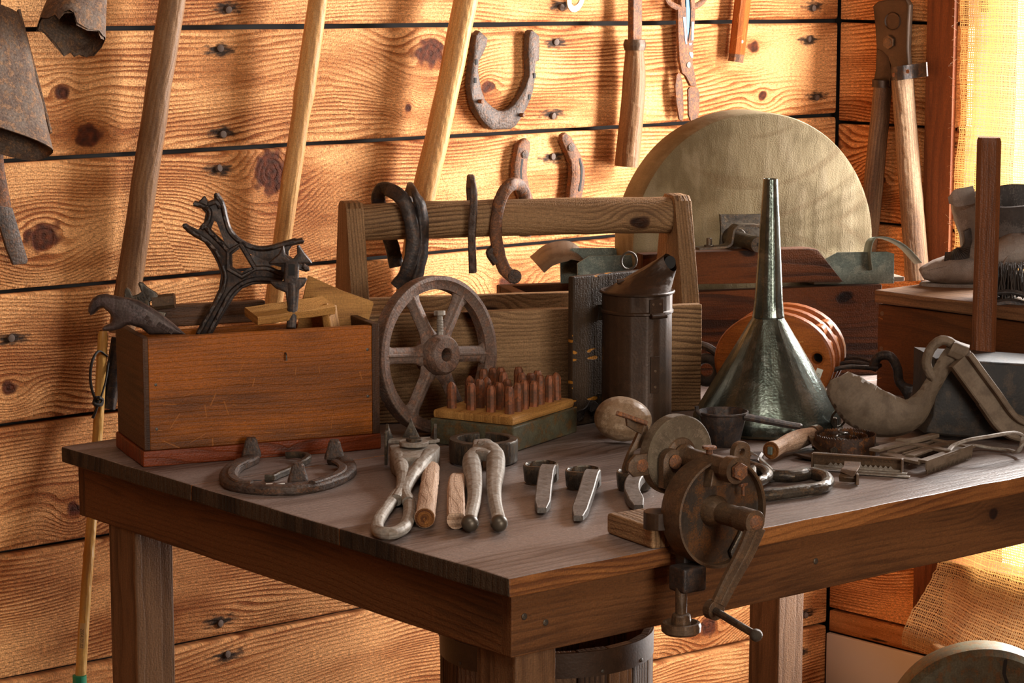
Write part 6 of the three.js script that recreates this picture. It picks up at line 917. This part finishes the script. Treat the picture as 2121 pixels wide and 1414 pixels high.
{
  const o = thing('curry_comb', 'round rusty curry comb with toothed rings and a turned wooden handle', 'curry comb', [0.8448,0.78,-0.2013],-42.5,0);
  const c = [[-0.0072,0.025,0.0212]][0];
  part('toothed_ring', toothed(0.0415, 0.029, 0.0022, 62), M.rustDark, o).position.set(c[0], 0.001, c[2]);
  part('toothed_ring', toothed(0.033, 0.027, 0.0022, 52), M.rustDark, o).position.set(c[0] - 0.003, 0.001, c[2] + 0.001);
  part('toothed_ring', toothed(0.023, 0.024, 0.0022, 38), M.rustDark, o).position.set(c[0] - 0.006, 0.001, c[2] + 0.002);
  part('base_plate', cyl(0.0405, 0.002, 40), M.rustDark, o).position.set(c[0], 0.0005, c[2]);
  part('bolt', sweep(Array.from({ length: 30 }, (_, i) => [0.007 * Math.cos(i * 0.8) + i * 0.0003, i * 0.0011, 0.007 * Math.sin(i * 0.8)]), ring(0.0016, 0.0016, 6), { n: 120 }), M.darkSteel, o).position.set(c[0] - 0.012, 0.004, c[2] + 0.004);
  const s = [[-0.114,0.0165,0.0753],[-0.0876,0.0175,0.0326],[-0.0622,0.0185,-0.0046],[-0.0456,0.019,-0.024]];
  part('handle', sweep(s, ring(1, 1, 24), { n: 40, size: (t) => { const k = 0.0105 + 0.0028 * Math.sin(Math.PI * clamp((t - 0.25) / 0.75)) + 0.0018 * (1 - sstep(0, 0.2, t)); return [k, k]; } }), M.palewood, o);
  const d = V(s[0][0] - s[1][0], 0, s[0][2] - s[1][2]).normalize(), y = Math.atan2(d.x, d.z);
  const e = part('handle_end', cyl(0.0118, 0.0012, 24).rotateX(Math.PI / 2), M.endGrain, o); e.position.set(s[0][0] + d.x * 0.0003, s[0][1], s[0][2] + d.z * 0.0003); e.rotation.y = y;
  const tg = part('tang', rbox(0.007, 0.011, 0.004, { r: 0.0015, mid: true }), M.tin, o); tg.position.set(s[0][0] + d.x * 0.003, s[0][1], s[0][2] + d.z * 0.003); tg.rotation.y = y;
  part('ferrule', sweep([[-0.0468,0.019,-0.0221],[-0.0385,0.0195,-0.031]], ring(0.0128, 0.0128, 24), { n: 4 }), M.brownIron, o);
  part('socket', uneven(sweep([[-0.0431,0.02,0.008],[-0.0406,0.016,0.0249],[-0.0446,0.01,0.0586],[-0.0583,0.006,0.0565],[-0.069,0.004,0.0419]], rect(0.03, 0.004, 0.2), { n: 24, up: [0.3, 1, 0.3] }), 0.0006, 60, 1), M.brownTin, o);
  for (const q of [[0.0405, 2.05], [0.0412, 0.35]]) { const n = part('nut', cyl(0.0055, 0.005, 6).rotateX(Math.PI / 2), M.darkSteel, o); n.position.set(c[0] + Math.cos(q[1]) * q[0], 0.013, c[2] + Math.sin(q[1]) * q[0]); n.rotation.y = Math.PI / 2 - q[1]; }
}
{
  const o = thing('curry_comb', 'flat rectangular dusty metal curry comb with a long looped wire handle', 'curry comb', [0.8951,0.78,-0.1089],-42.5,0);
  const strip = (n, P, w, t, u = [0, 1, 0]) => part(n, sweep(P, rect(w, t, 0.12), { n: 14, up: u }), M.dustyIron, o);
  strip('frame_bar', [[-0.0622,0.014,0.0539],[-0.0191,0.014,0.1113]], 0.02, 0.004);
  strip('frame_bar', [[-0.0192,0.016,0.1169],[0.0264,0.016,0.055],[0.0597,0.016,0.0047]], 0.018, 0.004);
  strip('frame_bar', [[-0.0537,0.016,0.055],[-0.011,0.016,0.0047],[0.0206,0.016,-0.0375]], 0.013, 0.004);
  strip('frame_bar', [[-0.0229,0.018,0.0011],[0.0027,0.018,0.0289],[0.0272,0.018,0.0606]], 0.0135, 0.004);
  strip('frame_bar', [[0.0121,0.018,-0.0289],[0.031,0.018,-0.0035],[0.0544,0.018,0.0243]], 0.01, 0.004);
  strip('frame_bar', [[-0.0336,0.017,0.0824],[0.0021,0.017,0.0329],[0.0441,0.017,-0.0181]], 0.013, 0.003);
  strip('frame_bar', [[-0.0768,0.02,0.0573],[-0.0495,0.02,0.0254],[-0.0249,0.02,0.0022]], 0.016, 0.004);
  strip('frame_bar', [[-0.0363,0.022,-0.0043],[-0.0233,0.022,0.0032],[0.0208,0.022,-0.0394]], 0.013, 0.005);
  const comb = (P, n) => { const gs = []; for (let i = 0; i < n; i++) { const t = (i + 0.5) / n, a = V(...P[0]).lerp(V(...P[1]), t); gs.push(new THREE.ConeGeometry(0.0019, 0.009, 4).rotateX(Math.PI).translate(a.x, a.y - 0.0045, a.z)); } return merge(...gs); };
  const E1 = [[-0.0188,0.0145,0.1311],[0.0606,0.0145,0.0201]];
  part('toothed_blade', merge(sweep(E1, rect(0.0025, 0.012, 0.1), { n: 4, up: [0, 1, 0] }), comb(E1, 34).translate(0, -0.005, 0)), M.dustyIron, o);
  const E2 = [[-0.0404,0.013,0.0711],[0.0227,0.013,-0.0061]];
  part('toothed_blade', merge(sweep(E2, rect(0.0025, 0.012, 0.1), { n: 4, up: [0, 1, 0] }), comb(E2, 30).translate(0, -0.004, 0)), M.dustyIron, o);
  part('wire_handle', sweep([[0.0217,0.02,0.0618],[0.0338,0.024,0.0414],[0.0496,0.03,0.0402],[0.0805,0.034,0.0332],[0.1092,0.036,0.0202],[0.124,0.034,0.0077],[0.1328,0.028,0.0017],[0.1301,0.018,0.0104],[0.1253,0.008,0.0053],[0.1167,0.006,-0.0141],[0.0934,0.006,-0.0327],[0.073,0.01,-0.029],[0.0472,0.014,0.0157],[0.0244,0.018,0.0669]], rect(0.0075, 0.0042, 0.3), { n: 110, up: [0, 1, 0] }), M.greySteel, o);
  part('rivet', dome(0.0028, 0.0015, 10), M.dustyIron, o).position.set(...[[-0.0609,0.022,0.0494]][0]);
}
{
  const o = thing('toothed_scraper', 'small brown metal scraper with a toothed channel and a clip in the middle', 'scraper', [0.7122,0.78,-0.079],-42.5,0);
  const A = [[-0.0469,0.004,-0.0535],[0.0659,0.004,-0.0124]], dx = V(A[1][0] - A[0][0], 0, A[1][2] - A[0][2]), L = dx.length(), yaw = -Math.atan2(dx.z, dx.x);
  const g = part('channel', rbox(L, 0.0185, 0.002, { r: 0.0007 }), M.brownIron, o); g.position.set((A[0][0] + A[1][0]) / 2, 0.003, (A[0][2] + A[1][2]) / 2 - 0.008); g.rotation.y = yaw;
  part('channel_lip', rbox(L, 0.0025, 0.008, { r: 0.0008 }), M.brownIron, g).position.set(0, 0.0175, 0.003);
  for (const s of [-1, 1]) part('channel_end', rbox(0.002, 0.0195, 0.011, { r: 0.0007 }), M.brownIron, g).position.set(s * L / 2, 0, 0.004);
  const teeth = []; for (let i = 0; i < 13; i++) teeth.push(slab([[-0.0045, 0], [0.0045, 0], [0, 0.0048]], 0.001, { bevel: 0 }).translate(-L / 2 + 0.025 + i * (L - 0.04) / 12, 0.004, 0.0055));
  part('teeth', merge(rbox(L - 0.004, 0.0045, 0.001, { r: 0.0003 }).translate(0, 0, 0.0055), ...teeth), M.greySteel, g);
  const b = part('blade', rbox(L * 1.0, 0.0022, 0.009, { r: 0.0009 }), M.greySteel, o); b.position.set((A[0][0] + A[1][0]) / 2 + 0.004, 0.003, (A[0][2] + A[1][2]) / 2 + 0.004); b.rotation.y = yaw;
  const b2 = part('blade', rbox(L * 0.72, 0.002, 0.009, { r: 0.0009 }), M.greySteel, o); b2.position.set((A[0][0] + A[1][0]) / 2 + 0.022, 0.0012, (A[0][2] + A[1][2]) / 2 + 0.02); b2.rotation.y = yaw;
  const cl = [[-0.0027,0.02,-0.0045],[-0.0055,0.017,0.0106],[-0.0122,0.017,0.0359],[-0.0153,0.013,0.0414],[-0.0139,0.003,0.0345]];
  part('clip', sweep(cl, rect(0.021, 0.0028, 0.15), { n: 30, up: [0, 1, 0.1] }), M.brownIron, o);
  part('clip_fold', rbox(0.004, 0.014, 0.02, { r: 0.001 }), M.brownIron, o).position.set(cl[3][0] + 0.0125, 0.001, cl[3][2] - 0.002);
}
{
  const o = thing('old_shears', 'thick iron loop handles of old shears lying flat right of the bench grinder', 'shears', [0.6216,0.78,-0.0997],-42.5,0);
  const H = (P, r) => uneven(sweep(P, ring(r, r * 0.95, 14), { n: 70, closed: true, up: [0, 1, 0] }), 0.0007, 60, 2);
  part('handle_loop', H([[-0.0466,0.0085,-0.0601],[-0.0296,0.0085,-0.0263],[-0.0051,0.0085,-0.018],[0.0222,0.0085,-0.0364],[0.0369,0.0085,-0.018],[0.0378,0.0085,0.019],[0.027,0.0085,0.0512],[0,0.0085,0.071],[-0.0297,0.0085,0.0883],[-0.0502,0.0085,0.0984],[-0.0652,0.0085,0.1022],[-0.0628,0.0085,0.0231]], 0.0082), M.darkSteel, o);
  part('handle_loop', H([[-0.0571,0.012,-0.0772],[-0.0467,0.012,-0.0599],[-0.0373,0.012,-0.0344],[-0.0372,0.012,-0.001],[-0.0463,0.012,0.0236],[-0.0594,0.012,0.0398],[-0.0712,0.012,0.0236],[-0.0694,0.012,-0.0344]], 0.0068), M.darkSteel, o);
  part('shank', sweep([[-0.0304,0.0085,-0.018],[-0.0381,0.01,-0.0784],[-0.0452,0.012,-0.1121],[-0.0546,0.013,-0.1427]], ring(0.0085, 0.008, 12), { n: 20 }), M.darkSteel, o);
  part('shank', sweep([[-0.0485,0.012,-0.0772],[-0.0418,0.012,-0.1121],[-0.0385,0.013,-0.1248]], rect(0.016, 0.014, 0.2), { n: 8, up: [0, 1, 0] }), M.blackIron, o);
}
// ---------- staved wooden tub under the table ----------
{
  const c = [0.5001,0.5511,-0.4403], R = 0.1453, H = c[1], o = thing('wooden_tub', 'old staved wooden barrel tub with a dark iron hoop standing under the table', 'tub', [c[0], 0, c[2]]), n = 20;
  const rr = rng(3), w = (2 * Math.PI * (R - 0.006)) / n - 0.0009;
  for (let k = 0; k < 3; k++) { }
  const staves = [0, 1, 2].map((k) => { const g = rbox(w, H - 0.002, 0.011, { r: 0.0016, n: [1, 14, 1], wob: 0.0008, seed: 5 + k, axis: 'y' }), p = g.attributes.position; for (let i = 0; i < p.count; i++) { const t = p.getY(i) / H; p.setZ(i, p.getZ(i) - 0.03 * (2 * t - 1) ** 2 * (t < 0.5 ? 1.4 : 0) ); } return g.translate(0, 0, -0.0055); });
  for (let i = 0; i < n; i++) { const a = (i / n) * 6.28319, q = part('stave', staves[i % 3], i % 4 ? M.tubWood : M.legWood, o); q.position.set(Math.sin(a) * (R - 0.001), 0.001 + rr() * 0.0015, Math.cos(a) * (R - 0.001)); q.rotation.y = a; }
  const hoop = (y, r, h) => part('hoop', uneven(lathe([[r - 0.001, 0], [r + 0.0012, 0.0005], [r + 0.0014, h - 0.0005], [r, h], [r - 0.001, h]], 80, 0.5), 0.0004, 40, 3), M.brownTin, o).position.y = y;
  hoop(H - 0.036, R, 0.035); hoop(0.22, R, 0.03);
  for (let i = 0; i < 9; i++) { const a = i * 0.72 + 0.3; const q = part('hoop_rivet', dome(0.0028, 0.002, 8).rotateX(Math.PI / 2), M.darkSteel, o); q.position.set(Math.sin(a) * (R + 0.001), H - 0.03 + (i % 2) * 0.012, Math.cos(a) * (R + 0.001)); q.rotation.y = a; }
  part('bottom', cyl(R - 0.03, 0.012, 40), M.tubWood, o).position.y = 0.05;
}
// ---------- round weathered disc on the floor at the right ----------
{
  const c = [1.5194,0.1646,-0.4691], R = 0.1635; const o = thing('round_disc', 'round weathered greenish-brown disc standing on edge below the sack curtain', 'disc', [c[0], R, c[2]], -42.5);
  part('disc', uneven(grain(lathe([[0, 0.03], [R - 0.012, 0.028], [R - 0.002, 0.021], [R, 0.014], [R, -0.025], [R - 0.004, -0.03], [0, -0.03]], 80, 0.5).rotateX(Math.PI / 2), 'x'), 0.0014, 14, 4), M.paintedGreen, o);
  part('crack', slab([[0.03, 0.145], [0.036, 0.146], [0.034, 0.12], [0.042, 0.1], [0.036, 0.098], [0.028, 0.122]], 0.002, { bevel: 0 }), M.black, o).position.z = 0.0275;
  part('worn_patch', uneven(slab([[0.048, 0.078], [0.06, 0.098], [0.085, 0.106], [0.11, 0.1], [0.125, 0.075], [0.1, 0.05], [0.06, 0.055]], 0.0022, { bevel: 0.0006 }), 0.002, 60, 3), M.darkSteel, o).position.z = 0.0275;
}
// ---------- burlap curtain over the window ----------
{
  const T = 512, N = 24, c = new Uint8Array(T * T * 4), a = new Uint8Array(T * T), R = rng(77);
  const th = Array.from({ length: 2 }, () => Array.from({ length: N }, () => [0.23 + R() * 0.14, (R() - 0.5) * 0.3, R() * 6.28, 0.85 + R() * 0.25]));
  for (let j = 0; j < T; j++) for (let i = 0; i < T; i++) {
    const u = (i / T) * N, v = (j / T) * N, ku = Math.floor(u), kv = Math.floor(v), [wu, ou, pu, tu] = th[0][ku], [wv, ov, pv, tv] = th[1][kv];
    const du = Math.abs(u - ku - 0.5 - ou - 0.08 * Math.sin(j / T * 6.283 * 3 + pu)) / wu, dv = Math.abs(v - kv - 0.5 - ov - 0.08 * Math.sin(i / T * 6.283 * 3 + pv)) / wv;
    const on = du < 0.9 || dv < 0.9, k = (du < 0.9 && (dv > 0.9 || (ku + kv) % 2)) ? tu * (1 - 0.25 * du * du) : tv * (1 - 0.25 * dv * dv), f = 1 + 0.12 * n2(i * 0.3, j * 0.3, 4), o = (j * T + i) * 4;
    c[o] = 255 * clamp(0.74 * k * f); c[o + 1] = 255 * clamp(0.55 * k * f); c[o + 2] = 255 * clamp(0.3 * k * f); c[o + 3] = 255; a[j * T + i] = on ? 255 : 0;
  }
  const tx = (d, f) => { const t = new THREE.DataTexture(d, T, T, ...(f ? [f] : [])); t.wrapS = t.wrapT = THREE.RepeatWrapping; t.magFilter = THREE.LinearFilter; t.repeat.set(1 / 0.1, 1 / 0.1); t.needsUpdate = true; return t; };
  const map = tx(c); map.colorSpace = THREE.SRGBColorSpace; const al = new Uint8Array(T * T * 4); for (let i = 0; i < T * T; i++) { al[i * 4] = al[i * 4 + 1] = al[i * 4 + 2] = a[i]; al[i * 4 + 3] = 255; }
  const burlap = new THREE.MeshPhysicalMaterial({ map, alphaMap: tx(al), alphaTest: 0.5, roughness: 1, transmission: 0.35, thickness: 0, side: THREE.DoubleSide });
  const o = thing('burlap_curtain', 'golden loosely woven burlap sack curtain hanging over the bright window', 'curtain', [XS - 0.024, 0, -0.9]);
  const cloth = (y1, y0, z1, nx, ny, f) => { const pos = [], uv = [], idx = []; let acc = 0; for (let j = 0; j <= ny; j++) for (let i = 0; i <= nx; i++) { const s = i / nx, t = j / ny, p = f(s, t); pos.push(...p); uv.push(s * z1, lerp(y1, y0, t)); } for (let j = 0; j < ny; j++) for (let i = 0; i < nx; i++) { const q = j * (nx + 1) + i; idx.push(q, q + nx + 1, q + 1, q + 1, q + nx + 1, q + nx + 2); } const g = new THREE.BufferGeometry(); g.setAttribute('position', new THREE.Float32BufferAttribute(pos, 3)); g.setAttribute('uv', new THREE.Float32BufferAttribute(uv, 2)); g.setIndex(idx); g.computeVertexNormals(); return g; };
  part('cloth', cloth(1.95, 0.17, 0.29, 60, 220, (s, t) => {
    const y = lerp(1.95, 0.165, t), edge = 0.0035 * n2(y * 90, 3, 1) + 0.006 * n2(y * 9, 1, 2), flare = sstep(0.42, 0.16, y);
    const z = s * 0.265 + (1 - s) * (edge + 0.013 - 0.01 * sstep(1.4, 0.95, y)) - flare * 0.03 * (1 - s * 0.6);
    const fold = 0.009 * Math.sin(s * 6.5 + 1.5 * n2(y * 1.5, s * 3, 5)) * (0.4 + 0.6 * sstep(1.9, 0.9, y)) + 0.006 * n2(s * 3, y * 4, 7);
    const bulge = -0.07 * flare ** 2 - 0.02 * Math.exp(-(((y - 0.2) / 0.05) ** 2));
    return [fold + bulge, y - flare * 0.05 * s, z];
  }), burlap, o);
  part('gathered_hem', uneven(sweep(Array.from({ length: 12 }, (_, i) => { const s = i / 11; return [-0.055 - 0.035 * Math.sin(s * 1.6), 0.178 - 0.05 * s + 0.008 * Math.sin(s * 7), -0.012 + s * 0.27]; }), ring(1, 1, 20), { n: 80, up: [0, 1, 0], size: (t) => { const k = 0.002 + 0.021 * sstep(0, 0.5, t) + 0.002 * Math.sin(t * 19); return [k * 1.2, k]; } }), 0.003, 30, 2), burlapSolid(map), o);
  const fr = []; for (let i = 0; i < 90; i++) { const y = 0.2 + R() * 1.6; fr.push(rbox(0.0005, 0.0005, 0.006 + R() * 0.012, { r: 0.0001 }).rotateX((R() - 0.5) * 1.4).translate(-0.002 - R() * 0.004, y, 0.008 - 0.008 * R() - 0.03 * sstep(0.42, 0.16, y) - 0.005)); }
  const ff = part('frayed_threads', merge(...fr), burlapSolid(map), o); ff.userData.kind = 'stuff';
}
function burlapSolid(map) { return M.burlapSolid ??= new THREE.MeshPhysicalMaterial({ map, roughness: 1, transmission: 0.35, thickness: 0 }); }

scene.traverse((o) => { if (o.isMesh) o.castShadow = o.receiveShadow = true; });
renderer.render(scene, camera);
